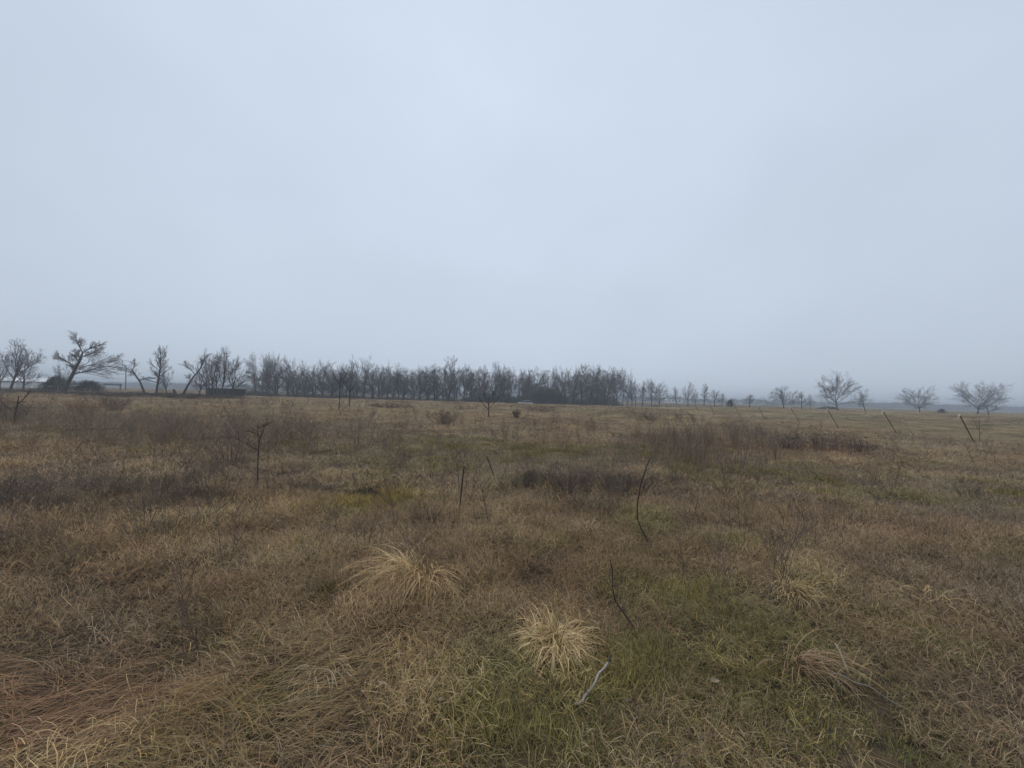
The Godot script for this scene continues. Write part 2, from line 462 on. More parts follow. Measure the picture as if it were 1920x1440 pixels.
func tree_meshes(out: Array, height := 0.0, width := 0.0) -> Dictionary:
	if height > 0:
		var tops := PackedFloat32Array()
		var reach := PackedFloat32Array()
		for b in out[4]:
			tops.append(b[0][-1].y)
			reach.append(Vector2(b[0][-1].x, b[0][-1].z).length())
		tops.sort()
		reach.sort()
		var top := tops[int(tops.size() * 0.98)]
		var wide := reach[int(reach.size() * 0.96)]
		var k := Vector3(width / wide / 2, height / top, width / wide / 2)
		for level in out:
			for b in level:
				for j in b[0].size():
					b[0][j] *= k
	var bark := Color(0.1, 0.086, 0.078)
	var made := {trunk = Shape.new(), limbs = [], crown = Shape.new()}
	for b in out[0]:
		made.trunk.tube(b[0], b[1], 8, bark)
	for b in out[1]:
		var s := Shape.new()
		s.tube(b[0], b[1], 5, bark)
		made.limbs.append(s.mesh())
	for level in [2, 3, 4]:
		for b in out[level]:
			made.crown.tube(b[0], b[1], SIDES[level], Color(0.125, 0.104, 0.097) * rng.randf_range(0.8, 1.2), false)
	made.trunk = made.trunk.mesh()
	made.crown = made.crown.mesh()
	return made

func tree_of(made: Dictionary) -> Node3D:
	var o := Node3D.new()
	for a in [["trunk", made.trunk]] + made.limbs.map(func(m): return ["limb", m]) + [["crown", made.crown]]:
		var q := MeshInstance3D.new()
		q.name = a[0]
		q.mesh = a[1]
		q.material_override = M.bark
		o.add_child(q, true)
	return o

var stock := {}

func stock_up(form: String, count: int):
	stock[form] = []
	for k in count:
		var out := [[], [], [], [], []]
		grow(out, Vector3(0, -0.15, 0), Vector3(rng.randf_range(-0.12, 0.12), 1, rng.randf_range(-0.12, 0.12)).normalized(), 10.0 * FORMS[form].trunk, 0.2, 0, FORMS[form])
		var wide: float = {spread = 12.0, vase = 7.0, tall = 6.0, column = 4.5}[form]
		stock[form].append(tree_of(tree_meshes(out, 10.0, wide)))

# a row of the tables: x, metres ahead, height, width, form
func plant(called: String, a: Array, label: String, group := "") -> Node3D:
	var protos: Array = stock[a[4]]
	var o: Node3D = protos[rng.randi() % protos.size()].duplicate()
	o.name = numbered(called)
	add_child(o)
	o.position = on(a[0], a[1])
	o.rotation.y = rng.randf() * TAU
	var wide: float = {spread = 12.0, vase = 7.0, tall = 6.0, column = 4.5}[a[4]]
	o.scale = Vector3(a[3] / wide, a[2] / 10.0, a[3] / wide)
	return tag(o, label, "tree", group)

# a tree with its own stem and limbs, given as [x, y, z] paths with a radius at the foot
func plant_as(called: String, where: Vector3, stem: Array, r: float, limbs: Array, twigs: Dictionary, label: String, group := "") -> Node3D:
	var out := [[], [], [], [], []]
	var pts := []
	var rads := []
	for k in stem.size():
		pts.append(Vector3(stem[k][0], stem[k][1], stem[k][2]))
		rads.append(r * lerpf(1.0, 0.3, float(k) / (stem.size() - 1)) * (1.35 if k == 0 else 1.0))
	out[0].append([pts, rads])
	for l in limbs:
		var lp := []
		var lr := []
		var length := 0.0
		for k in l.path.size():
			lp.append(Vector3(l.path[k][0], l.path[k][1], l.path[k][2]))
			lr.append(l.r * lerpf(1.0, 0.35, float(k) / (l.path.size() - 1)))
			if k: length += lp[k].distance_to(lp[k - 1])
		out[1].append([lp, lr])
		sprout(out, lp, lr, length * l.get("twigs", 1.0), 1, twigs)
	var o := tree_of(tree_meshes(out))
	o.name = numbered(called)
	add_child(o)
	o.position = where
	return tag(o, label, "tree", group)

# an evergreen: many small sprays through a rounded volume round a stem
func evergreen(called: String, where: Vector3, h: float, w: float, sprays: int, tip: float, col: Color, label: String, group := ""):
	var o := thing(called, where, label, "shrub", group)
	var t := Shape.new()
	t.tube([Vector3(0, -0.1, 0), Vector3(0.05, h * 0.5, 0), Vector3(0, h * 0.9, 0)], [0.12, 0.08, 0.02], 6, Color(0.08, 0.06, 0.05))
	part("trunk", t, M.bark, o)
	var s := Shape.new()
	for k in sprays:
		var y := pow(rng.randf(), 0.8)
		var az := rng.randf() * TAU
		var bump := 0.82 + 0.8 * middle.get_noise_3d(cos(az) * 3 + where.x, y * 5, sin(az) * 3) + (0.3 * rng.randf() if rng.randf() < 0.15 else 0.0)
		var reach := w * 0.5 * bump * sqrt(maxf(0.03, 1.0 - pow(y, 2.2))) * sqrt(rng.randf_range(0.15, 1.0))
		var p := Vector3(cos(az) * reach, y * h * (0.55 + 0.45 * bump), sin(az) * reach)
		for j in 3:
			var a2 := az + rng.randf_range(-1.2, 1.2)
			s.blade(p, a2, tip * rng.randf_range(0.6, 1.4), tip * 0.4, rng.randf_range(-0.3, 1.2), rng.randf_range(-0.2, 0.9), 2, vary(col, 0.35))
	part("foliage", s, M.tinted, o)

# ---------------------------------------------------------------- the scene

func _ready():
	rng.seed = 20250114
	for a in [[coarse, 11, 0.11], [middle, 23, 0.55], [fine, 37, 1.9]]:
		a[0].seed = a[1]
		a[0].frequency = a[2]
		a[0].fractal_octaves = 3
		a[0].noise_type = FastNoiseLite.TYPE_SIMPLEX_SMOOTH
	view_and_light()
	M.bark = tinted(0.95)
	M.grass = tinted(0.85)
	M.tinted = tinted(0.9)
	ground()
	meadow()
	print("meadow")
	trees()
	print("trees")
	buildings()
	near_things()
	print("done")

func view_and_light():
	var cam := Camera3D.new()
	cam.name = "camera"
	cam.fov = 89.77
	cam.near = 0.05
	cam.far = 6000
	add_child(cam)
	cam.position = Vector3(0, EYE, 0)
	cam.basis = Basis(Vector3.RIGHT, 0.0332) * Basis(Vector3.BACK, 0.0275)
	cam.current = true
	var sun := DirectionalLight3D.new()
	sun.name = "sun"
	sun.light_energy = 0.4
	sun.light_color = Color(1.0, 0.97, 0.93)
	sun.light_angular_distance = 30
	sun.shadow_enabled = true
	add_child(sun)
	sun.rotation_degrees = Vector3(-62, 168, 0)
	var env := Environment.new()
	env.background_mode = Environment.BG_SKY
	env.sky = Sky.new()
	env.sky.sky_material = overcast()
	env.background_energy_multiplier = 1.0
	env.tonemap_mode = Environment.TONE_MAPPER_LINEAR
	env.tonemap_exposure = 1.0
	env.sdfgi_enabled = true
	env.ssao_enabled = true
	env.ssil_enabled = true
	env.fog_enabled = true
	env.fog_density = 0.0014
	env.fog_light_color = Color(0.93, 0.965, 1.0)
	var w := WorldEnvironment.new()
	w.environment = env
	add_child(w)

# low even cloud, paler overhead than at the horizon, with a thin place ahead where the sun stands behind it
func overcast() -> PanoramaSkyMaterial:
	var im := Image.create(512, 256, false, Image.FORMAT_RGBF)
	var cl := FastNoiseLite.new()
	cl.seed = 3
	cl.frequency = 0.9
	cl.fractal_octaves = 4
	var thin := Vector3(-0.05, sin(0.85), -cos(0.85)).normalized()
	for y in 256:
		var e := (0.5 - (y + 0.5) / 256) * PI
		for x in 512:
			var az := (x + 0.5) / 512 * TAU
			var dir := Vector3(sin(az) * cos(e), sin(e), -cos(az) * cos(e))
			var up := clampf(sin(e), 0, 1)
			var light := lerpf(1.08, 1.0, glide(0.0, 0.5, up)) * (0.77 + 0.24 * pow(maxf(0, dir.dot(thin)), 1.8))
			light *= 1.0 + 0.06 * cl.get_noise_3d(dir.x * 2, dir.y * 3, dir.z * 2)
			var grey := 1.0 - glide(0.0, 0.5, up)
			im.set_pixel(x, y, Color(lerpf(0.64, 0.615, grey), lerpf(0.735, 0.705, grey), lerpf(0.87, 0.82, grey)) * light)
	var m := PanoramaSkyMaterial.new()
	m.panorama = ImageTexture.create_from_image(im)
	return m

func ground():
	# one sheet from under the camera to the horizon, finer where it is near
	var s := Shape.new()
	var half := 150
	var row := half * 2 + 1
	var line := PackedFloat32Array()
	for k in row:
		line.append(3000.0 * sinh(9.0 * (k - half) / half) / sinh(9.0))
	for a in row:
		for b in row:
			var x := line[b]
			var d := line[a]
			s.v.append(Vector3(x, land(x, d), -d))
			survey(x, d)
			var thatch := clampf(0.45 + 1.2 * coarse.get_noise_2d(x * 0.3, d * 0.3) + 0.6 * n_m, 0, 1)
			s.c.append(Color(0.09, 0.06, 0.036).lerp(Color(0.24, 0.17, 0.095), thatch))
			s.n.append(Vector3(land(x - 0.05, d) - land(x + 0.05, d), 0.1, land(x, d + 0.05) - land(x, d - 0.05)).normalized())
	for a in row - 1:
		for b in row - 1:
			var k := a * row + b
			s.i.append_array([k, k + row, k + 1, k + 1, k + row, k + row + 1])
	var m := StandardMaterial3D.new()
	m.vertex_color_use_as_albedo = true
	m.roughness = 1.0
	var im := Image.create(1024, 1024, false, Image.FORMAT_RGB8)
	var grain := FastNoiseLite.new()
	grain.frequency = 0.06
	grain.fractal_octaves = 5
	for y in 1024:
		for x in 1024:
			var v := 0.62 + 0.5 * grain.get_noise_3d(64 * cos(x * TAU / 1024), 64 * sin(x * TAU / 1024), y * 0.4) + rng.randf_range(-0.16, 0.16)
			im.set_pixel(x, y, Color(v, v * 0.98, v * 0.94))
	m.albedo_texture = ImageTexture.create_from_image(im)
	m.uv1_triplanar = true
	m.uv1_world_triplanar = true
	m.uv1_scale = Vector3(0.33, 0.33, 0.33)
	var o := part("ground", s, m, self)
	tag(o, "rough pasture soil under the grass", "ground", "", "structure")
	var r := Shape.new()
	var mid := func(k: float): return Vector2(-130.0 + k * 4.5, 92.0 + (-130.0 + k * 4.5 + 69.0) * 0.45)
	for k in 80:
		var a: Vector2 = mid.call(k)
		var b: Vector2 = mid.call(k + 1)
		r.quad(on(a.x, a.y - 2.6) + Vector3.UP * 0.4, on(a.x, a.y + 2.6) + Vector3.UP * 0.4, on(b.x, b.y + 2.6) + Vector3.UP * 0.4, on(b.x, b.y - 2.6) + Vector3.UP * 0.4, Color(0.07, 0.068, 0.065))
	tag(part("road", r, M.tinted, self), "narrow asphalt road in front of the treeline", "road", "", "structure")

func pick(sown: Array) -> Sown:
	return sown[rng.randi() % sown.size()]

func batch(meshes: Array) -> Array:
	return meshes.map(func(m): var s := Sown.new(); s.mesh = m; return s)

func times(count: int, f: Callable) -> Array:
	var a := []
	for k in count: a.append(f.call())
	return a

func turned(yaw: float, size: Vector3, tilt := 0.12) -> Basis:
	return Basis.from_euler(Vector3(rng.randf_range(-tilt, tilt), yaw, rng.randf_range(-tilt, tilt))) * Basis.from_scale(size)

func meadow():
	var mat := batch(times(6, func(): return clump(210, 0.25, 0.03, 0.14, 0.0012, 0.0033, -0.1, 1.15, 1.7, 3, TAU, 0.10)))
	var comb := batch(times(4, func(): return clump(140, 0.26, 0.08, 0.24, 0.0013, 0.0034, 0.0, 0.5, 0.9, 4, 1.3, 0.06)))
	var lawn := batch(times(4, func(): return clump(260, 0.21, 0.03, 0.10, 0.0014, 0.0028, 0.4, 1.5, 0.9, 2)))
	var tuft := batch(times(6, func(): return clump(13, 0.05, 0.08, 0.2, 0.0022, 0.005, 0.4, 1.3, 2.2, 4)))
	var mat_mid := batch(times(6, func(): return clump(200, 0.45, 0.05, 0.2, 0.0026, 0.0056, -0.05, 0.75, 1.3, 2, TAU, 0.06)))
	var mat_far := batch(times(6, func(): return clump(220, 0.85, 0.1, 0.3, 0.005, 0.011, 0.0, 0.65, 1.2, 2, TAU, 0.06)))
	var mat_out := batch(times(5, func(): return clump(200, 2.2, 0.2, 0.4, 0.018, 0.035, 0.1, 1.0, 1.2, 2, TAU, 0.08)))
	var stalk := batch(times(5, func(): return clump(14, 0.12, 0.35, 0.8, 0.003, 0.006, 1.15, 1.55, 0.35, 3)))
	var forb := batch(times(7, func(): return weed(rng.randf_range(0.45, 0.8), 0.0034, 11)))
	var tangle := batch(times(6, func(): return bush(0.42, 0.3, 20, 0.0034, 4)))
	var forb_far := batch(times(6, func(): return weed(rng.randf_range(0.5, 0.9), 0.007, 9)))
	# near grass: bands of distance, each with its own size of clump
	for zone in [[0.7, 6.0, 68.0], [6.0, 14.0, 24.0], [14.0, 40.0, 6.5], [40.0, 110.0, 1.1], [110.0, 330.0, 0.24]]:
		var count := int((1.4 * (zone[1] * zone[1] - zone[0] * zone[0]) + 4 * (zone[1] - zone[0])) * zone[2])
		for k in count:
			var d := sqrt(lerpf(zone[0] * zone[0], zone[1] * zone[1], rng.randf()))
			var x := rng.randf_range(-1, 1) * (1.4 * d + 2.0)
			survey(x, d)
			var p := on(x, d, -0.006)
			var yaw := rng.randf() * TAU
			var pasture := x > 24 and d > 12
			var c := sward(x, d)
			var u := rng.randf()
			if d < 14:
				var big := 1.0 if d < 6 else 1.35
				if u < maxf(0.6 * f_green, 0.68 * f_moss):
					pick(lawn).put(p, turned(yaw, Vector3.ONE * rng.randf_range(0.7, 1.25) * big, 0.2), vary(OLIVE.lerp(MOSS, clampf(f_moss + n_f * 0.8 + 0.15, 0, 1)).lerp(BROWN, 0.4 * rng.randf()), 0.3))
				elif f_comb > 0.3 and u < 0.7:
					pick(comb).put(p, turned(rng.randf_range(-0.5, 0.8), Vector3.ONE * rng.randf_range(0.7, 1.15), 0.15), vary(c, 0.25))
				elif u > 0.82 - 0.18 * f_straw:
					pick(tuft).put(p, turned(yaw, Vector3.ONE * rng.randf_range(0.5, 1.0) * big, 0.2), vary(c.lerp(STRAW, 0.5 + 0.4 * f_straw), 0.25))
				else:
					(pick(mat) if d < 6 else pick(mat_mid)).put(p, turned(yaw, Vector3(1, clampf(0.95 + n_f * 1.5 + rng.randf_range(-0.3, 0.3), 0.35, 2.0) * (1 - 0.4 * f_green), 1) * rng.randf_range(0.75, 1.1), 0.2), vary(c, 0.36))
			elif d < 40:
				var low := 0.45 if pasture else 1.0
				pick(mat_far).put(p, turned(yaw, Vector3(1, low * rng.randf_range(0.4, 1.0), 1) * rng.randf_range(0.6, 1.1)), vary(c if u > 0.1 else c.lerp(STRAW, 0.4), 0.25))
			else:
				var low := 0.4 if pasture else 0.7
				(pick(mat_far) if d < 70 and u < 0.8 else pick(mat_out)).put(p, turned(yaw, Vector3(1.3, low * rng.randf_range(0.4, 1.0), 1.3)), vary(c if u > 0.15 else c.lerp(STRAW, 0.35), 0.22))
	# dead weeds, thick in their patches
	for zone in [[1.4, 8.0, 34.0], [8.0, 18.0, 24.0], [18.0, 60.0, 2.0]]:
		var count := int((1.4 * (zone[1] * zone[1] - zone[0] * zone[0]) + 4 * (zone[1] - zone[0])) * zone[2])
		for k in count:
			var d := sqrt(lerpf(zone[0] * zone[0], zone[1] * zone[1], rng.randf()))
			var x := rng.randf_range(-1, 1) * (1.4 * d + 2.0)
			survey(x, d)
			if x > 23 and d > 12:
				continue
			var p := on(x, d, 0.01)
			var yaw := rng.randf() * TAU
			var u := rng.randf()
			if u < f_weed * 0.8:
				var c := WEED.lerp(GREYBROWN, clampf(0.1 + n_m + 0.6 * rng.randf(), 0, 0.75))
				if d < 8 and u < f_weed * 0.42:
					pick(tangle).put(p, turned(yaw, Vector3.ONE * rng.randf_range(0.5, 0.95), 0.2), vary(TWIG.lerp(c, 0.5 * rng.randf()), 0.25))
				elif d < 18:
					pick(forb).put(p, turned(yaw, Vector3.ONE * rng.randf_range(0.45, 0.85) * (1.0 if d < 8 else 1.0 + 0.5 * f_weed), 0.2), vary(c, 0.2))
				else:
					pick(forb_far).put(p, turned(yaw, Vector3.ONE * rng.randf_range(0.6, 1.3), 0.15), vary(c, 0.2))
			elif d > 9 and u < f_weed * 0.4 + f_red * 0.7 and f_red > 0.2 and x > 1 and x < 15 and d < 24:
				pick(stalk).put(p, turned(yaw, Vector3.ONE * rng.randf_range(0.7, 1.25)), vary(Color(0.23, 0.15, 0.11), 0.3))
			elif rng.randf() < (0.03 if d < 3.2 or x > 5.5 else 0.085) * (1.0 + 2.0 * n_m):
				(pick(forb) if d < 18 else pick(forb_far)).put(p, turned(yaw, Vector3.ONE * rng.randf_range(0.4, 1.0), 0.25), vary(TWIG.lerp(REDBROWN, 0.5 * rng.randf()), 0.25))
	for a in [["matted_grass", mat, "short tangle of matted brown dead grass over the near ground", "grass"], ["combed_grass", comb, "long reddish brown grass lying combed flat one way", "grass"], ["green_grass", lawn, "fine low olive green grass in patches", "grass"], ["straw_tufts", tuft, "scattered pale straw blades standing up from the mat", "grass"], ["pasture_grass", mat_mid, "dead brown grass in the middle of the field", "grass"], ["pasture_grass", mat_far, "dead tan grass farther out across the field", "grass"], ["distant_grass", mat_out, "pale tan grass on the far field", "grass"], ["reddish_stalks", stalk, "upright red brown grass stalks in a thick stand", "grass"], ["dead_weeds", forb, "grey brown dead weed stalks standing in thick patches", "weeds"], ["twig_tangle", tangle, "dark low tangles of fine dead twigs", "weeds"], ["dead_weeds", forb_far, "grey dead weed stalks farther out in the field", "weeds"]]:
		for s in a[1]:
			stuff(a[0], s, M.grass, a[2], a[3])

func trees():
	stock_up("spread", 5)
	stock_up("vase", 7)
	stock_up("tall", 5)
	stock_up("column", 2)
	var sweep := {n = [1, 8, 24, 9, 4], ang = [0, 0.8, 0.62, 0.5, 0.5], start = [0.3, 0.12, 0.2, 0.2], ratio = [1, 0.5, 0.42, 0.45, 0.5], wob = [0.1, 0.1, 0.12, 0.14, 0.16], up = [0, 0.03, 0.02, 0.01, 0.01]}
	plant_as("leaning_tree", on(-74.4, 64), [[0, -0.2, 0], [0.35, 0.9, 0], [0.8, 1.9, 0.05], [1.55, 3.3, 0.1], [1.85, 4.4, 0], [2.4, 5.7, -0.1], [2.85, 7.0, 0]], 0.36, [
		{path = [[1.5, 3.2, 0.1], [2.6, 3.5, 0.4], [4.2, 3.8, 0.6], [5.9, 4.45, 0.5], [8.4, 4.9, 0.3]], r = 0.12},
		{path = [[1.8, 4.2, 0], [3.2, 4.9, -0.6], [5.2, 5.3, -1.1], [7.2, 5.9, -1.4]], r = 0.07},
		{path = [[2.5, 6.0, 0], [3.8, 6.5, 0.5], [5.2, 6.8, 0.8], [6.6, 7.4, 1.0]], r = 0.07},
		{path = [[2.85, 7.0, 0], [2.4, 7.9, 0.1], [1.9, 8.7, 0], [1.3, 9.7, -0.1]], r = 0.09},
		{path = [[2.85, 7.0, 0], [3.5, 7.7, -0.3], [4.2, 8.1, -0.4], [5.2, 8.5, -0.5]], r = 0.065},
		{path = [[1.85, 4.6, 0], [1.0, 5.3, 0.4], [0.2, 5.9, 0.7], [-0.6, 6.3, 0.8]], r = 0.08},
		{path = [[2.4, 5.8, 0], [1.5, 6.6, -0.6], [0.7, 7.2, -1.0]], r = 0.07},
		{path = [[1.5, 3.3, 0.1], [1.0, 4.1, -0.8], [0.3, 4.5, -1.4], [-0.7, 4.9, -1.8]], r = 0.07},
		{path = [[2.2, 5.2, 0], [3.0, 5.9, 1.0], [3.6, 6.4, 1.9]], r = 0.07}], sweep, "dark bare tree leaning over with one long low side limb")
	var sparse := sweep.duplicate()
	sparse.n = [1, 8, 11, 7, 4]
	sparse.ratio = [1, 0.5, 0.55, 0.5, 0.5]
	plant_as("leaning_tree", on(-58.8, 62), [[0, -0.2, 0], [-0.35, 1.0, 0], [-0.95, 2.3, 0], [-1.9, 3.7, 0.1], [-2.5, 4.5, 0.1]], 0.19, [
		{path = [[-1.7, 3.4, 0], [-2.6, 4.3, 0.3], [-3.6, 5.0, 0.5]], r = 0.08}, {path = [[-2.3, 4.2, 0], [-2.4, 5.0, -0.4], [-2.7, 5.6, -0.5]], r = 0.07},
		{path = [[-1.5, 3.1, 0], [-2.3, 3.4, -0.5], [-3.3, 3.7, -0.7]], r = 0.06}, {path = [[-1.1, 2.5, 0], [0.1, 2.9, 0.3], [1.3, 2.85, 0.2]], r = 0.06, twigs = 0.5}], sparse, "thin bare tree tilted away from the slim upright one")
	plant_as("leaning_tree", on(-51.2, 60), [[0, -0.2, 0], [0.3, 0.9, 0], [0.9, 2.2, 0], [1.8, 3.5, 0.1], [2.7, 4.7, 0.1]], 0.2, [
		{path = [[2.6, 4.5, 0.1], [3.1, 5.5, 0.2], [3.5, 6.8, 0.3]], r = 0.09}, {path = [[1.9, 3.6, 0], [1.5, 4.5, 0.5], [0.9, 5.2, 0.8]], r = 0.06},
		{path = [[1.2, 2.6, 0], [0.6, 3.1, -0.5], [0.1, 3.3, -0.8]], r = 0.05}, {path = [[2.4, 4.3, 0], [2.3, 5.2, -0.5], [1.9, 5.9, -0.8]], r = 0.06}], sparse, "bare tree with a straight trunk leaning toward the clump beside it")
	var hedge_labels := ["wide bare tree with forked trunk in front of the white shed", "bare tree crowding the forked one by the white shed", "bare tree with thin stems behind the forked one", "small bare tree standing behind the leaning tree", "slim upright bare tree with a narrow crown", "small crooked bare tree beside the slim upright one", "small bare tree between the leaning trunk and the dark bin"]
	for k in HEDGEROW_TREES.size():
		plant("bare_tree", HEDGEROW_TREES[k], hedge_labels[k] if k < 7 else "bare tree of the clump growing around the dark bin", "" if k < 7 else "clump around the dark bin")
	var singled := {0: "bare grey tree ending the long treeline toward the dark bin", 23: "tallest bare tree poking out above the long treeline", 33: "bare grey tree right behind the silver car", 43: "low bare tree ending the long treeline toward the thin trees"}
	for index in TREELINE.size():
		var a: Array = TREELINE[index]
		var u := rng.randf()
		a = [a[0], a[1], a[2] * rng.randf_range(0.92, 1.06), a[3] * rng.randf_range(1.0, 1.5), "vase" if u < 0.55 else "spread" if u < 0.85 else "tall"]
		plant("bare_tree", a, singled.get(index, "bare grey tree in the front row of the long treeline"), "front trees of the long treeline")
	for a in BACK_TREES:
		a = [a[0], a[1], a[2] * rng.randf_range(0.85, 1.08), a[3] * rng.randf_range(1.1, 1.6), "vase" if rng.randf() < 0.6 else "tall"]
		plant("bare_tree", a, "bare grey tree deep in the long treeline behind others", "back trees of the long treeline")
	var ends := ["thin bare tree closing the end of the long treeline", "tall thin bare tree just past the end of the treeline", "slim bare tree among the thin ones past the treeline", "bushy bare tree among the thin ones past the treeline", "broad fan-shaped bare tree beside the white trailer", "bare tree touching the fan-shaped one beside the trailer", "thin bare tree standing in front of the white trailer", "forked V-shaped bare tree next to the white trailer", "small bare tree beside the forked V-shaped one", "spindly tree with a small tuft of branches on top", "bushy small bare tree beside the spindly tufted one", "faint narrow tree behind the bushy small one", "lone small bare tree on the open pasture", "round-crowned bare tree with short trunk, smaller neighbour of the biggest", "narrow bare tree under the edge of the round crown", "small crooked tree between the two round-crowned trees", "biggest round-crowned bare tree standing alone beyond the fence", "small slanting bare tree beside the biggest round one", "low spreading bare tree alone on the far pasture", "broad dense bare tree with thick trunk on the pasture", "stunted bare tree tucked against the broad dense one"]
	for k in PASTURE_TREES.size():
		plant("bare_tree", PASTURE_TREES[k], ends[k])
	# brush under and between the trees
	var scrub := batch(times(5, func(): return bush(4.2, 2.4, 46, 0.018, 7)))
	for k in 430:
		var t := rng.randf()
		var d := lerpf(101, 151, t) + rng.randf_range(-2, 26)
		var x := lerpf(-69, 42, t) * d / lerpf(101, 151, t) + rng.randf_range(-4, 4)
		var tall := rng.randf_range(0.25, 1.3) * (0.5 + 0.6 * glide(0.35, 0.65, t)) * lerpf(1.0, 0.35, glide(0.93, 1.05, t))
		pick(scrub).put(on(x, d), turned(rng.randf() * TAU, Vector3(1, tall, 1) * rng.randf_range(0.7, 1.3)), vary(Color(0.095, 0.09, 0.072), 0.25))
	for s in scrub:
		stuff("underbrush", s, M.grass, "grey leafless brush filling the foot of the treeline", "brush")
	var hedge := batch(times(4, func(): return bush(0.9, 0.8, 40, 0.011, 5)))
	for k in 240:
		var t := rng.randf()
		var d := 57.0 + rng.randf_range(-3, 7)
		var x := lerpf(-84, -43, t)
		if x > -71 and x < -61 and rng.randf() < 0.5:
			continue
		pick(hedge).put(on(x, d), turned(rng.randf() * TAU, Vector3(1.2, rng.randf_range(0.4, 1.2), 1.2)), vary(Color(0.13, 0.105, 0.085), 0.3))
	for s in hedge:
		stuff("hedgerow_brush", s, M.grass, "dark dead brush along the foot of the hedgerow", "brush")
	# the far woods, hundreds of metres off
	var woods := batch(times(4, func(): return bush(9, 6, 90, 0.12, 6)))
	for k in 1300:
		var x := rng.randf_range(-1, 1) * 950
		var d := 560 + 60 * sin(x * 0.006) + rng.randf_range(0, 70)
		pick(woods).put(on(x, d), turned(rng.randf() * TAU, Vector3(1, rng.randf_range(0.6, 1.1) * (1 + 0.25 * coarse.get_noise_2d(x * 0.15, 3)), 1)), vary(Color(0.085, 0.082, 0.075), 0.2))
	for s in woods:
		stuff("far_woods", s, M.grass, "bluish distant woods along the horizon", "woods")
	evergreen("evergreen_shrub", on(-100.3, 85), 3.3, 6.0, 4200, 0.24, Color(0.075, 0.09, 0.058), "dark green rounded shrub behind the leaning tree")
	evergreen("evergreen_shrub", on(-96.5, 88), 2.5, 6.5, 3600, 0.24, Color(0.08, 0.09, 0.06), "lower green shrub spreading beside the rounded one")
	evergreen("evergreen_shrub", on(73.8, 130), 2.6, 3.0, 900, 0.25, Color(0.04, 0.055, 0.04), "single dark cedar bush between the small pasture trees")
	evergreen("evergreen_shrub", on(131.6, 118), 1.4, 2.8, 600, 0.2, Color(0.045, 0.05, 0.038), "low dark bush alone between the two spreading trees")
	for a in [[10.2, 141, 7.8], [13.4, 140, 8.8], [16.4, 142, 8.2]]:
		var o := MeshInstance3D.new()
		o.name = numbered("tall_thicket")
		o.mesh = bush(a[2], 3.6, 190, 0.03, 7)
		var m := tinted(0.9)
		m.albedo_color = Color(0.1, 0.095, 0.072).linear_to_srgb()
		o.material_override = m
		add_child(o)
		o.position = on(a[0], a[1])
		tag(o, "rounded olive grey thicket filling the low gap in the treeline", "thicket", "thickets in the gap")

func box_part(called: String, lo: Vector3, hi: Vector3, m: Material, parent: Node) -> MeshInstance3D:
	var s := Shape.new()
	s.box(lo, hi)
	return part(called, s, m, parent)

func wheel(parent: Node, x: float, z: float, r: float):
	var s := Shape.new()
	s.tube([Vector3(x, r, z - 0.11), Vector3(x, r, z - 0.08), Vector3(x, r, z + 0.08), Vector3(x, r, z + 0.11)], [r * 0.86, r, r, r * 0.86], 18, Color.WHITE, false)
	var w := part("wheel", s, paint(0.02, 0.02, 0.02), parent)
	var h := Shape.new()
	h.tube([Vector3(x, r, z - 0.1), Vector3(x, r, z + 0.1)], [r * 0.6, r * 0.6], 14, Color.WHITE)
	part("rim", h, paint(0.4, 0.4, 0.42, 0.4, 0.8), w)

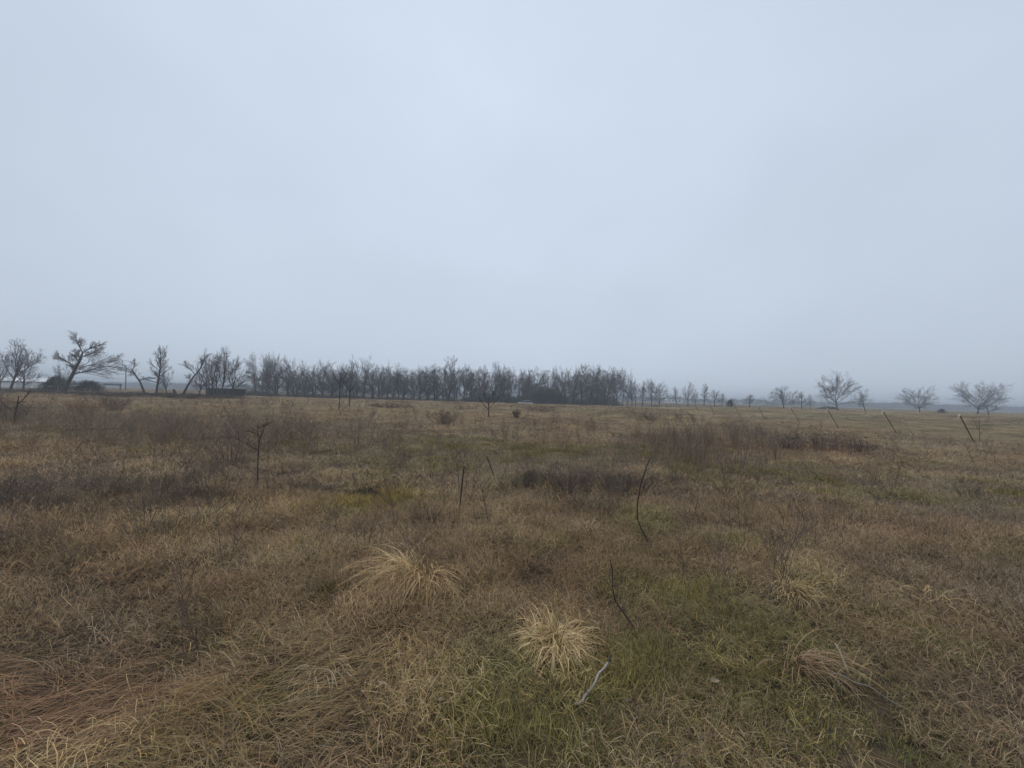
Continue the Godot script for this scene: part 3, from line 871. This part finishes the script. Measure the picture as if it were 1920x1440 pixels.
func buildings():
	var glass := paint(0.02, 0.025, 0.03, 0.08)
	var white := streaked(Color(0.74, 0.75, 0.76), Color(0.84, 0.84, 0.83), Vector3(0.2, 0.6, 0.2), 0.6)
	# car on the road, its lower half behind the crest
	var car := thing("car", on(4.5, 125) + Vector3.UP * 0.42, "silver car with dark windows driving in front of the treeline", "car", "", 0.42)
	var silver := paint(0.42, 0.43, 0.44, 0.3, 0.4)
	var s := Shape.new()
	s.slab([Vector2(-2.3, 0.35), Vector2(-2.35, 0.75), Vector2(-2.1, 0.98), Vector2(-1.15, 1.08), Vector2(2.1, 1.1), Vector2(2.3, 0.95), Vector2(2.35, 0.4), Vector2(1.9, 0.28), Vector2(-1.9, 0.28)], 0.92, 0.97, 0.05)
	part("body", s, silver, car)
	s = Shape.new()
	s.slab([Vector2(-1.1, 1.06), Vector2(-0.35, 1.56), Vector2(1.75, 1.58), Vector2(2.12, 1.08)], 0.84, 1.3, 0.14)
	part("window", s, glass, car)
	s = Shape.new()
	s.slab([Vector2(-0.42, 1.55), Vector2(-0.2, 1.64), Vector2(1.5, 1.66), Vector2(1.85, 1.56)], 0.74, 1.6, 0.06)
	part("roof", s, silver, car)
	for x in [-0.75, 0.45, 1.6]:
		for z in [-0.8, 0.8]:
			s = Shape.new()
			s.tube([Vector3(x, 1.06, z * 1.05), Vector3(x + 0.12, 1.57, z * 0.9)], [0.045, 0.04], 4, Color.WHITE)
			part("pillar", s, silver, car)
	for x in [-1.45, 1.45]:
		for z in [-0.8, 0.8]:
			wheel(car, x, z, 0.33)
	for z in [-0.62, 0.62]:
		box_part("headlight", Vector3(-2.37, 0.7, z - 0.15), Vector3(-2.2, 0.86, z + 0.15), paint(0.7, 0.72, 0.74, 0.2), car)
		box_part("taillight", Vector3(2.2, 0.72, z - 0.14), Vector3(2.37, 0.95, z + 0.14), paint(0.3, 0.02, 0.02, 0.3), car)
		box_part("mirror", Vector3(-0.95, 1.08, z * 1.62 - 0.08), Vector3(-0.8, 1.22, z * 1.62 + 0.08), silver, car)
	# white house trailer
	var van := thing("house_trailer", on(84, 200), "long white house trailer beyond the thin trees", "trailer", "", 0.06)
	s = Shape.new()
	s.slab([Vector2(-4.1, 0.5), Vector2(-4.2, 2.1), Vector2(-3.9, 2.45), Vector2(3.9, 2.5), Vector2(4.2, 2.2), Vector2(4.15, 0.5)], 1.25)
	part("body", s, white, van)
	s = Shape.new()
	s.slab([Vector2(-4.05, 2.44), Vector2(-3.6, 2.62), Vector2(3.7, 2.66), Vector2(4.05, 2.47)], 1.3)
	part("roof", s, paint(0.72, 0.73, 0.74, 0.5), van)
	for x in [-2.8, -0.9, 2.6]:
		var w := box_part("window", Vector3(x - 0.45, 1.35, 1.2), Vector3(x + 0.45, 2.0, 1.27), white, van)
		box_part("pane", Vector3(x - 0.38, 1.42, 1.26), Vector3(x + 0.38, 1.93, 1.275), paint(0.25, 0.28, 0.3, 0.2), w)
	box_part("door", Vector3(0.6, 0.55, 1.2), Vector3(1.3, 2.2, 1.28), paint(0.5, 0.52, 0.55, 0.6), van)
	box_part("skirt", Vector3(-3.9, -0.1, -1.15), Vector3(3.9, 0.5, 1.15), paint(0.25, 0.25, 0.24), van)
	# white shed behind the hedgerow
	var shed := thing("shed", on(-139.3, 110), "long low white shed seen through the hedgerow trees", "shed", "", 0.9)
	box_part("wall", Vector3(-8.5, -0.2, -4), Vector3(8.5, 2.3, 4), white, shed)
	s = Shape.new()
	s.quad(Vector3(-8.9, 2.2, 4.4), Vector3(-8.9, 3.3, 0), Vector3(8.9, 3.3, 0), Vector3(8.9, 2.2, 4.4), Color.WHITE)
	s.quad(Vector3(8.9, 2.2, -4.4), Vector3(8.9, 3.3, 0), Vector3(-8.9, 3.3, 0), Vector3(-8.9, 2.2, -4.4), Color.WHITE)
	s.quad(Vector3(-8.9, 2.1, 4.4), Vector3(8.9, 2.1, 4.4), Vector3(8.9, 2.1, -4.4), Vector3(-8.9, 2.1, -4.4), Color.WHITE)
	part("roof", s, paint(0.68, 0.7, 0.72, 0.5), shed)
	for x in [-5.0, 0.0, 5.0]:
		box_part("door", Vector3(x - 1.3, -0.1, 3.98), Vector3(x + 1.3, 2.0, 4.05), paint(0.5, 0.52, 0.53, 0.6), shed)
	# carport
	var port := thing("carport", on(-134.6, 130), "long dark flat roof on posts behind the hedgerow", "carport", "", -0.75)
	s = Shape.new()
	s.slab([Vector2(-4.8, 1.75), Vector2(-4.2, 2.25), Vector2(-1, 2.45), Vector2(4.8, 2.0), Vector2(4.8, 1.75)], 2.2)
	part("roof", s, paint(0.03, 0.032, 0.035), port)
	for x in [-4.3, 0.0, 4.3]:
		for z in [-1.9, 1.9]:
			box_part("post", Vector3(x - 0.08, -0.2, z - 0.08), Vector3(x + 0.08, 1.76, z + 0.08), paint(0.2, 0.2, 0.2), port)
	# open-top bin with a raked end
	var bin := thing("roll_off_bin", on(-53.4, 72), "dark open-top steel bin with a raked end among the trees", "bin", "", -0.35)
	var steel := streaked(Color(0.075, 0.085, 0.09), Color(0.13, 0.13, 0.13), Vector3(0.5, 0.8, 0.5), 0.7)
	s = Shape.new()
	s.slab([Vector2(-3.6, 0.25), Vector2(-3.7, 1.6), Vector2(3.9, 1.6), Vector2(3.0, 0.25)], 1.15)
	part("hull", s, steel, bin)
	s = Shape.new()
	for z in [-1.17, 1.17]:
		s.box(Vector3(-3.75, 1.55, z - 0.06), Vector3(4.0, 1.7, z + 0.06))
	part("rim", s, steel, bin)
	for k in 9:
		box_part("rib", Vector3(-3.4 + k * 0.78, 0.28, 1.14), Vector3(-3.28 + k * 0.78, 1.56, 1.24), steel, bin)
	for x in [-2.9, 2.4]:
		for z in [-0.8, 0.8]:
			wheel(bin, x, z, 0.22)
	# utility pole, its far neighbour and the wire between them
	var timber := streaked(Color(0.06, 0.05, 0.042), Color(0.12, 0.1, 0.085), Vector3(2, 0.3, 2))
	var foot := [on(-140.1, 140), on(-161, 112)]
	for k in 2:
		var pole := thing("utility_pole", foot[k], ["plain wooden utility pole standing clear of the trees", "wooden utility pole at the end of the wire"][k], "pole")
		s = Shape.new()
		s.tube([Vector3(0, -0.4, 0), Vector3(-0.15, 4.5, 0), Vector3(-0.35, 9.3, 0)], [0.17, 0.145, 0.115], 10, Color.WHITE)
		part("shaft", s, timber, pole)
		s = Shape.new()
		s.tube([Vector3(-0.36, 9.3, 0), Vector3(-0.36, 9.5, 0)], [0.05, 0.03], 8, Color.WHITE)
		part("insulator", s, paint(0.3, 0.3, 0.3, 0.3), pole)
	s = Shape.new()
	var wire := []
	var thick := []
	for k in 15:
		var t := k / 14.0
		wire.append(foot[0].lerp(foot[1], t) + Vector3(-0.15, 4.35 - 1.2 * t * (1 - t), 0))
		thick.append(0.022)
	s.tube(wire, thick, 5, Color.WHITE)
	tag(part("overhead_wire", s, paint(0.03, 0.03, 0.03), self), "black overhead wire running from the utility pole", "wire")
	s = Shape.new()
	for k in 260:
		var a := rng.randf() * TAU
		var q := sqrt(rng.randf())
		s.blade(Vector3(cos(a) * q * 4.2, 1.1 * (1 - q * q), sin(a) * q * 2), rng.randf() * TAU, 0.7, 0.3, 0.6, -0.3, 2, vary(Color(0.12, 0.09, 0.065), 0.3))
	for k in 12:
		var a0 := TAU * k / 12
		var a1 := TAU * (k + 1) / 12
		s.quad(Vector3(cos(a0) * 4.4, -0.05, sin(a0) * 2.2), Vector3(cos(a0) * 2, 0.9, sin(a0)), Vector3(cos(a1) * 2, 0.9, sin(a1)), Vector3(cos(a1) * 4.4, -0.05, sin(a1) * 2.2), Color(0.11, 0.085, 0.06))
		s.quad(Vector3(cos(a0) * 2, 0.9, sin(a0)), Vector3(0, 1.2, 0), Vector3(0, 1.2, 0), Vector3(cos(a1) * 2, 0.9, sin(a1)), Color(0.11, 0.085, 0.06))
	tag(part("brush_heap", s, M.tinted, self, on(116.7, 142)), "low brown heap of brush behind the biggest round tree", "heap")

func tussock(where: Vector3, count: int, radius: float, reach: float, width: float, sweep: float, pull: float, col: Color, green: float, label: String):
	var o := thing("grass_tussock", where, label, "tussock")
	var dry := Shape.new()
	var live := Shape.new()
	var locks := []
	var rise := radius * 0.55
	for k in 34:
		var a := rng.randf() * TAU
		var along := Vector2(cos(a), sin(a)).lerp(Vector2(cos(sweep), sin(sweep)), pull * rng.randf_range(0.4, 1.0))
		locks.append([along.angle(), rng.randf_range(-0.05, 0.9), rng.randf_range(0.55, 1.0), rng.randf_range(-0.5, 0.5)])
	for k in count:
		var l: Array = locks[rng.randi() % locks.size()]
		var a: float = l[0] + rng.randf_range(-1.1, 1.1)
		var q := sqrt(rng.randf()) * radius
		var loose := 1.6 if rng.randf() < 0.3 else 0.3
		var az: float = l[0] + rng.randf_range(-0.8, 0.8) * loose
		var e: float = l[1] + rng.randf_range(-0.35, 0.35)
		var is_green := rng.randf() < green and q < radius * 0.8
		var length: float = reach * l[2] * rng.randf_range(0.35, 1.0) * (1.0 + pull * 0.6 * maxf(0, cos(az - sweep)))
		if is_green:
			live.blade(Vector3(cos(a) * q, rise * (1 - q * q / radius / radius) + 0.01, sin(a) * q), az, length * 0.6, width * 0.8, 1.2, rng.randf_range(0.3, 0.9), 4, vary(Color(0.15, 0.17, 0.05), 0.25))
		else:
			dry.blade(Vector3(cos(a) * q, rise * (1 - q * q / radius / radius) * rng.randf_range(0.3, 1.0) + 0.01, sin(a) * q), az, length, rng.randf_range(0.6, 1.3) * width, e + 0.3, e - rng.randf_range(1.2, 2.2), 7, vary(col.lerp(BROWN, 0.5 * rng.randf()), 0.36), l[3] + rng.randf_range(-0.4, 0.4))
	part("dry_blades", dry, M.grass, o)
	if live.v.size():
		part("green_blades", live, M.grass, o)

func stick(called: String, where: Vector3, path: Array, r0: float, r1: float, col: Color, label: String, category := "stick") -> MeshInstance3D:
	var s := Shape.new()
	var pts := []
	var rads := []
	for k in path.size():
		pts.append(Vector3(path[k][0], path[k][1], path[k][2]))
		rads.append(lerpf(r0, r1, float(k) / (path.size() - 1)) * rng.randf_range(0.9, 1.12))
	s.tube(pts, rads, 7, col)
	return tag(part(called, s, M.tinted, self, where), label, category)

func near_things():
	# tussocks
	tussock(on(-0.72, 3.34), 900, 0.22, 0.56, 0.0042, 2.5, 0.7, Color(0.62, 0.43, 0.21), 0.1, "large straw tussock with long blades swept over to one side")
	tussock(on(0.30, 2.5), 820, 0.17, 0.29, 0.004, 1.5, 0.45, Color(0.66, 0.49, 0.25), 0.05, "dense pale tussock spilling toward the bleached stick")
	tussock(on(2.36, 3.25), 330, 0.17, 0.25, 0.0046, 0.6, 0.3, Color(0.6, 0.44, 0.21), 0.05, "small matted tan tussock with blades sticking out sideways")
	tussock(on(3.47, 3.25), 80, 0.16, 0.34, 0.0055, 0.3, 0.3, Color(0.6, 0.46, 0.22), 0.2, "sparse yellow tussock of a few bent blades")
	tussock(on(1.78, 3.95), 110, 0.1, 0.25, 0.0045, 1.0, 0.1, Color(0.5, 0.38, 0.18), 0.05, "small tan tussock near the foot of the bent cane")
	tussock(on(-1.0, 2.22), 60, 0.13, 0.24, 0.0042, 1.3, 0.5, Color(0.46, 0.36, 0.22), 0.0, "loose pale tussock in the brown matted grass")
	tussock(on(0.95, 4.75), 120, 0.15, 0.35, 0.005, 2.2, 0.35, Color(0.46, 0.34, 0.2), 0.0, "brown tussock slumped below the dead weeds")
	tussock(on(1.72, 2.4), 90, 0.08, 0.4, 0.0042, 0.95, 0.95, Color(0.3, 0.19, 0.11), 0.0, "flattened bundle of brown stalks lying under the fallen stick")
	# canes and sticks
	stick("bent_cane", on(1.57, 4.21), [[0, -0.05, 0], [-0.05, 0.1, -0.02], [-0.12, 0.22, -0.03], [-0.17, 0.34, -0.02], [-0.18, 0.5, 0], [-0.15, 0.72, 0.02], [-0.1, 0.9, 0.03], [-0.07, 1.0, 0.05]], 0.0085, 0.0045, Color(0.05, 0.035, 0.028), "tall dark cane kinked near its foot", "cane")
	stick("bent_cane", on(0.91, 2.66), [[0, -0.03, 0], [-0.03, 0.07, 0], [-0.1, 0.16, -0.05], [-0.15, 0.22, -0.07], [-0.17, 0.32, -0.08], [-0.17, 0.42, -0.08], [-0.19, 0.5, -0.07]], 0.006, 0.0032, Color(0.05, 0.035, 0.028), "thin dark cane curving up beside the pale tussock", "cane")
	var log := stick("bleached_stick", on(0.38, 2.02, 0.045), [[-0.02, 0.06, 0.012], [0.0, 0.06, 0.012], [0.022, 0.068, 0.004], [0.045, 0.074, -0.03], [0.075, 0.083, -0.055], [0.112, 0.088, -0.105], [0.14, 0.104, -0.15], [0.18, 0.1, -0.195], [0.215, 0.105, -0.24]], 0.0078, 0.0055, Color(0.36, 0.335, 0.3), "bleached grey stick with a dark tip lying on the grass")
	log.material_override = streaked(Color(0.17, 0.15, 0.13), Color(0.5, 0.46, 0.42), Vector3(14, 14, 14))
	var tip := Shape.new()
	tip.tube([Vector3(0.213, 0.105, -0.238), Vector3(0.23, 0.11, -0.262), Vector3(0.245, 0.12, -0.29)], [0.0068, 0.006, 0.003], 7, Color(0.04, 0.035, 0.03))
	part("dark_tip", tip, M.tinted, log)
	stick("fallen_stick", on(1.83, 2.22), [[0, 0.08, 0], [0.04, 0.095, 0.02], [0.08, 0.085, 0.07], [0.13, 0.09, 0.1], [0.17, 0.07, 0.16], [0.2, 0.06, 0.19]], 0.0055, 0.002, Color(0.24, 0.2, 0.165), "grey fallen stick lying in combed grass")
	stick("fallen_stick", on(1.98, 2.33), [[0, 0.03, 0.06], [0.01, 0.06, 0.02], [0.035, 0.09, -0.04], [0.05, 0.1, -0.09]], 0.006, 0.0045, Color(0.3, 0.26, 0.21), "short pale stick propped above the combed grass")
	stick("fallen_stick", on(2.0, 3.75), [[-0.2, 0.07, -0.05], [0, 0.08, 0], [0.2, 0.07, 0.07], [0.42, 0.03, 0.14]], 0.005, 0.003, Color(0.09, 0.07, 0.06), "thin dark stick lying near the small tan tussock")
	var steel := Color(0.045, 0.036, 0.032)
	stick("steel_stake", on(-0.66, 5.23), [[0, -0.1, 0], [0.012, 0.2, 0], [0.028, 0.42, 0], [0.045, 0.62, 0]], 0.011, 0.009, steel, "thin upright dark steel stake", "stake")
	stick("steel_stake", on(-0.27, 7.21), [[0.02, -0.06, 0], [-0.04, 0.14, 0], [-0.1, 0.29, 0], [-0.165, 0.44, 0]], 0.012, 0.01, Color(0.06, 0.045, 0.035), "thin dark steel stake slanting to one side", "stake")
	for a in [[-8.6, 9.9, 0.7, 0.5], [-6.9, 10.2, 0.9, -0.6], [-7.6, 9.6, 0.6, 0.7], [-5.2, 10.6, 0.7, -0.8], [-10.4, 10.4, 0.8, 0.6]]:
		var lean: float = a[3]
		tag(stick("pale_stem", on(a[0], a[1]), [[0, 0.02, 0], [lean * 0.4, a[2] * 0.45, 0.1], [lean * 0.75, a[2] * 0.75, 0.12], [lean, a[2] * 0.9, 0.1]], 0.006, 0.003, Color(0.42, 0.36, 0.29), "pale dead stem slanting out of the grey weed thicket", "stem"), "pale dead stem slanting out of the grey weed thicket", "stem", "pale slanting stems")
	# dry leaves
	for a in [[1.13, 2.12, 0.5], [-0.62, 2.02, 0.45], [-0.3, 1.92, 0.33], [0.62, 1.95, 0.2]]:
		var s := Shape.new()
		var c := Color(0.3, 0.22, 0.15) * float(a[2] * 2)
		s.quad(Vector3(-0.035, 0, 0), Vector3(-0.01, 0.012, -0.02), Vector3(0.02, 0.004, -0.018), Vector3(0.0, -0.004, 0.0), c)
		s.quad(Vector3(-0.035, 0, 0), Vector3(0.0, -0.004, 0.0), Vector3(0.02, 0.008, 0.016), Vector3(-0.012, 0.014, 0.02), c)
		s.quad(Vector3(0.02, 0.004, -0.018), Vector3(0.045, 0.016, 0), Vector3(0.02, 0.008, 0.016), Vector3(0, -0.004, 0), c)
		var o := part("dry_leaf", s, M.tinted, self, on(a[0], a[1]) + Vector3.UP * 0.09)
		o.rotation = Vector3(0.3, a[0] * 5, 0.2)
		o.scale = Vector3.ONE * 0.7
		tag(o, "curled brown dry leaf lying on the grass", "leaf", "curled dry leaves")
	# young trees
	var bare := {n = [1, 4, 5, 3, 2], ang = [0, 0.7, 0.7, 0.7, 0.7], start = [0.3, 0.3, 0.3, 0.3], ratio = [1, 0.5, 0.35, 0.4, 0.4], wob = [0.1, 0.2, 0.25, 0.25, 0.2], up = [0, 0.08, 0.05, 0.02, 0.02]}
	young("sapling", on(-4.01, 6.18), [[0.02, -0.05, 0], [0.01, 0.2, 0], [0, 0.45, 0], [0, 0.63, 0], [0.012, 0.78, 0.01], [0.03, 0.86, 0]], 0.0105, [
		[[0, 0.62, 0], [-0.07, 0.68, 0.03], [-0.17, 0.75, 0.06], [-0.27, 0.8, 0.08], [-0.4, 0.85, 0.1]], [[0.012, 0.76, 0], [-0.03, 0.77, -0.03], [-0.05, 0.89, -0.05], [-0.055, 0.98, -0.05], [-0.085, 1.03, -0.05]],
		[[0.03, 0.85, 0], [0.06, 0.91, 0.02], [0.09, 0.98, 0.03], [0.1, 1.03, 0.03], [0.16, 1.06, 0.05], [0.22, 1.1, 0.06]], [[0.03, 0.84, 0], [-0.04, 0.91, 0.05], [-0.1, 0.93, 0.08], [-0.19, 0.95, 0.1]], [[-0.05, 0.98, -0.05], [0.0, 1.0, -0.09], [0.07, 1.05, -0.12]]], "bare dark sapling with forked crooked branches")
	young("sapling", on(-14.85, 33.3), [[0, -0.1, 0], [0.02, 1.0, 0], [0.0, 2.2, 0], [0.06, 3.2, 0]], 0.045, [[[0, 1.9, 0], [0.4, 2.5, 0.1], [1.1, 2.9, 0.2]], [[0, 2.2, 0], [-0.3, 2.7, 0.1], [-0.7, 3.1, 0]], [[0, 2.4, 0], [0.3, 2.9, -0.2], [0.5, 3.4, -0.2]]], "slender dark young tree standing alone in tan grass")
	young("sapling", on(-17.2, 41), [[0, -0.1, 0], [0.0, 0.8, 0], [0.04, 1.6, 0], [0.02, 2.4, 0]], 0.06, [[[0, 1.5, 0], [0.3, 2.0, 0.1], [0.5, 2.5, 0.1]], [[0.02, 1.7, 0], [-0.3, 2.1, 0], [-0.5, 2.6, 0.1]]], "shorter dark young tree behind the slender one")
	young("sapling", on(-1.72, 28.9), [[0, -0.1, 0], [0.05, 0.5, 0], [0, 1.0, 0], [0.05, 1.5, 0]], 0.04, [[[0.03, 0.6, 0], [-0.4, 1.0, 0.1], [-0.7, 1.4, 0]], [[0.03, 0.7, 0], [0.4, 1.1, 0], [0.8, 1.5, 0.1]], [[0, 1.0, 0], [-0.2, 1.4, 0.2], [-0.4, 1.8, 0.2]], [[0.0, 0.9, 0], [0.3, 1.4, -0.2], [0.3, 1.9, -0.2]]], "small bushy young tree on the open field")
	young("sapling", on(22.9, 18.9), [[0, -0.05, 0], [0.02, 0.4, 0], [0, 0.8, 0], [0.05, 1.2, 0]], 0.01, [[[0, 0.4, 0], [0.3, 0.7, 0.1], [0.6, 0.85, 0.1]], [[0, 0.6, 0], [-0.2, 0.9, 0], [-0.3, 1.2, 0]], [[0, 0.7, 0], [0.25, 1.0, 0.1], [0.4, 1.3, 0.1]]], "thin young tree beside the last leaning fence post")
	young("sapling", on(-18.5, 14.4), [[0, -0.05, 0], [0.03, 0.4, 0], [0.1, 0.8, 0], [0.12, 1.1, 0]], 0.025, [[[0.03, 0.5, 0], [-0.3, 0.8, 0.1], [-0.5, 1.1, 0.1]], [[0.1, 0.8, 0], [0.4, 1.1, 0], [0.5, 1.3, 0]]], "spindly young tree under the dark twiggy shrub")
	# shrubs that stand out from the weeds
	shrub(on(-3.62, 20.6), 1.0, 0.95, 60, 0.006, Color(0.13, 0.105, 0.09), "rounded grey leafless shrub in mid field")
	shrub(on(-23.0, 20.7), 0.95, 0.8, 70, 0.007, Color(0.27, 0.15, 0.085), "rusty orange brown shrub of fine twigs")
	shrub(on(-24.6, 24.0), 1.25, 0.9, 60, 0.007, Color(0.13, 0.095, 0.08), "brown leafless shrub next to the rusty orange one")
	shrub(on(-20.4, 15.6), 1.2, 1.2, 90, 0.006, Color(0.09, 0.075, 0.07), "dark twiggy shrub above the spindly young tree")
	shrub(on(0.39, 29.2), 0.95, 0.4, 34, 0.009, Color(0.11, 0.09, 0.08), "narrow dark shrub standing alone in the tan field")
	shrub(on(10.8, 29.9), 0.8, 0.8, 30, 0.009, Color(0.12, 0.1, 0.09), "thin grey shrub among weeds before the fence")
	shrub(on(3.2, 44), 0.8, 3.0, 90, 0.009, Color(0.16, 0.11, 0.09), "wide low reddish shrub out in the field")
	shrub(on(-13.4, 42.5), 0.5, 3.2, 90, 0.012, Color(0.09, 0.055, 0.05), "flat dark maroon shrub before the treeline")
	shrub(on(-5.9, 8.2), 0.85, 0.6, 40, 0.0038, Color(0.14, 0.09, 0.075), "tall reddish twiggy shrub in front of the grey weeds")
	shrub(on(-6.4, 4.9), 0.55, 0.6, 70, 0.003, Color(0.085, 0.07, 0.065), "dark grey low shrub at the edge of the matted grass")
	shrub(on(2.2, 6.7), 0.55, 0.4, 60, 0.003, Color(0.12, 0.088, 0.078), "brown brushy shrub beside the tall kinked cane")
	shrub(on(0.9, 6.6), 0.5, 0.55, 60, 0.003, Color(0.125, 0.1, 0.085), "grey brown brushy shrub behind the slumped tussock")
	leafy(on(9.6, 13.4), 0.75, 0.7, "dark shrub with curled dead leaves beside the red stalks")
	leafy(on(11.2, 13.9), 0.85, 0.8, "larger dark shrub hung with purplish dead leaves")
	leafy(on(12.0, 13.2), 0.5, 0.5, "small dark leafy shrub at the end of the thicket")
	# steel posts of the old fence, all leaning the same way
	var rust := streaked(Color(0.15, 0.085, 0.05), Color(0.27, 0.17, 0.11), Vector3(6, 2, 6))
	var places := [[22.4, 18.7], [22.8, 22.8], [22.6, 26.6], [23.8, 31.8], [24.0, 36.4], [24.4, 41.0], [24.1, 45.5], [24.3, 50.0], [24.2, 54.5], [24.4, 59.5], [24.6, 64.5], [24.5, 70.0]]
	for k in places.size():
		var post := thing("fence_post", on(places[k][0], places[k][1]), "leaning rusty fence post beside the thin young tree" if k == 0 else "leaning rusty fence post, %s from the thin young tree" % ["second", "third", "fourth", "fifth", "sixth", "seventh", "eighth", "ninth", "tenth", "eleventh", "twelfth"][k - 1], "post", "posts of the leaning fence")
		post.rotation = Vector3(rng.randf_range(-0.08, 0.08), rng.randf_range(-0.2, 0.2), 0.5 + rng.randf_range(-0.05, 0.05))
		var s := Shape.new()
		s.box(Vector3(-0.021, -0.35, -0.005), Vector3(0.021, 1.52, 0.005))
		s.box(Vector3(-0.005, -0.35, 0.004), Vector3(0.005, 1.515, 0.036))
		for j in 12:
			s.box(Vector3(-0.012, 0.3 + j * 0.1, -0.012), Vector3(0.012, 0.335 + j * 0.1, -0.004))
		part("shaft", s, rust, post)
		s = Shape.new()
		s.tube([Vector3(-0.05, 1.5, 0), Vector3(0.0, 1.53, 0), Vector3(0.045, 1.54, 0)], [0.035, 0.045, 0.03], 8, Color(0.62, 0.6, 0.52))
		s.tube([Vector3(0.0, 1.53, 0), Vector3(-0.1, 1.44, 0.0), Vector3(-0.15, 1.42, 0.0)], [0.028, 0.026, 0.02], 6, Color(0.62, 0.6, 0.52))
		part("insulator", s, M.tinted, post)
	# stump and leaning log in the hedgerow
	stick("stump", on(-74.9, 63), [[0, -0.1, 0], [-0.1, 0.5, 0], [-0.25, 1.0, 0]], 0.55, 0.4, Color(0.045, 0.038, 0.036), "dark broken stump at the foot of the leaning tree", "stump")
	stick("broken_trunk", on(-51.2, 59), [[0, -0.1, 0], [-0.2, 0.6, 0], [-0.5, 1.25, 0]], 0.22, 0.19, Color(0.1, 0.08, 0.07), "short broken trunk slanting out of the dark brush", "stump")
	stick("fallen_branch", on(-13.2, 12.6), [[-1.2, 0.1, 0.15], [-0.6, 0.2, 0], [-0.1, 0.17, 0.12], [0.4, 0.24, 0.05], [1.0, 0.14, 0.1]], 0.02, 0.01, Color(0.12, 0.095, 0.08), "fallen branch lying in grass beyond the grey weeds", "branch")

func young(called: String, where: Vector3, stem: Array, r: float, limbs: Array, label: String):
	var o := thing(called, where, label, "sapling")
	var col := Color(0.06, 0.045, 0.04)
	var path := func(a): return a.map(func(p): return Vector3(p[0], p[1], p[2]))
	var t := Shape.new()
	var rads := []
	for k in stem.size(): rads.append(r * lerpf(1.1, 0.55, float(k) / (stem.size() - 1)))
	t.tube(path.call(stem), rads, 8, col)
	part("trunk", t, M.bark, o)
	var crown := Shape.new()
	for l in limbs:
		var pts: Array = path.call(l)
		var lr := []
		for k in pts.size(): lr.append(r * lerpf(0.62, 0.25, float(k) / (pts.size() - 1)))
		var b := Shape.new()
		b.tube(pts, lr, 6, col)
		part("limb", b, M.bark, o)
		var size: float = pts[0].distance_to(pts[pts.size() - 1])
		for k in 14:
			var f := rng.randf_range(0.35, 0.99) * (pts.size() - 1)
			var at: Vector3 = pts[int(f)].lerp(pts[int(f) + 1], f - int(f))
			var dir := Vector3(rng.randf_range(-1, 1), rng.randf_range(-0.1, 1.2), rng.randf_range(-1, 1)).normalized()
			var mid := at + dir * size * 0.16
			var end := mid + (dir + Vector3(rng.randf_range(-0.5, 0.5), 0.3, rng.randf_range(-0.5, 0.5))).normalized() * size * rng.randf_range(0.08, 0.22)
			crown.tube([at, mid, end], [r * 0.22, r * 0.18, r * 0.1], 3, col, false)
	part("crown", crown, M.bark, o)

func shrub(where: Vector3, h: float, radius: float, stems: int, r: float, col: Color, label: String):
	var o := MeshInstance3D.new()
	o.name = numbered("leafless_shrub")
	o.mesh = bush(h, radius, stems, r, 5)
	var m := tinted(0.9)
	m.albedo_color = col.linear_to_srgb()
	o.material_override = m
	add_child(o)
	o.position = where
	tag(o, label, "shrub")

func leafy(where: Vector3, h: float, radius: float, label: String):
	var o := thing("leafy_shrub", where, label, "shrub")
	var q := MeshInstance3D.new()
	q.name = "stems"
	q.mesh = bush(h, radius, 40, 0.0045, 4)
	var m := tinted(0.9)
	m.albedo_color = Color(0.09, 0.07, 0.065).linear_to_srgb()
	q.material_override = m
	o.add_child(q)
	var s := Shape.new()
	for k in 150:
		var a := rng.randf() * TAU
		var f := sqrt(rng.randf()) * radius
		var y := h * rng.randf_range(0.15, 1.0) * (1.05 - 0.4 * f / radius)
		s.blade(Vector3(cos(a) * f, y, sin(a) * f), rng.randf() * TAU, rng.randf_range(0.05, 0.11), 0.035, rng.randf_range(-1.2, 0.8), rng.randf_range(-1.5, 0.5), 2, vary(Color(0.085, 0.06, 0.058), 0.4))
	part("dead_leaves", s, M.tinted, o)
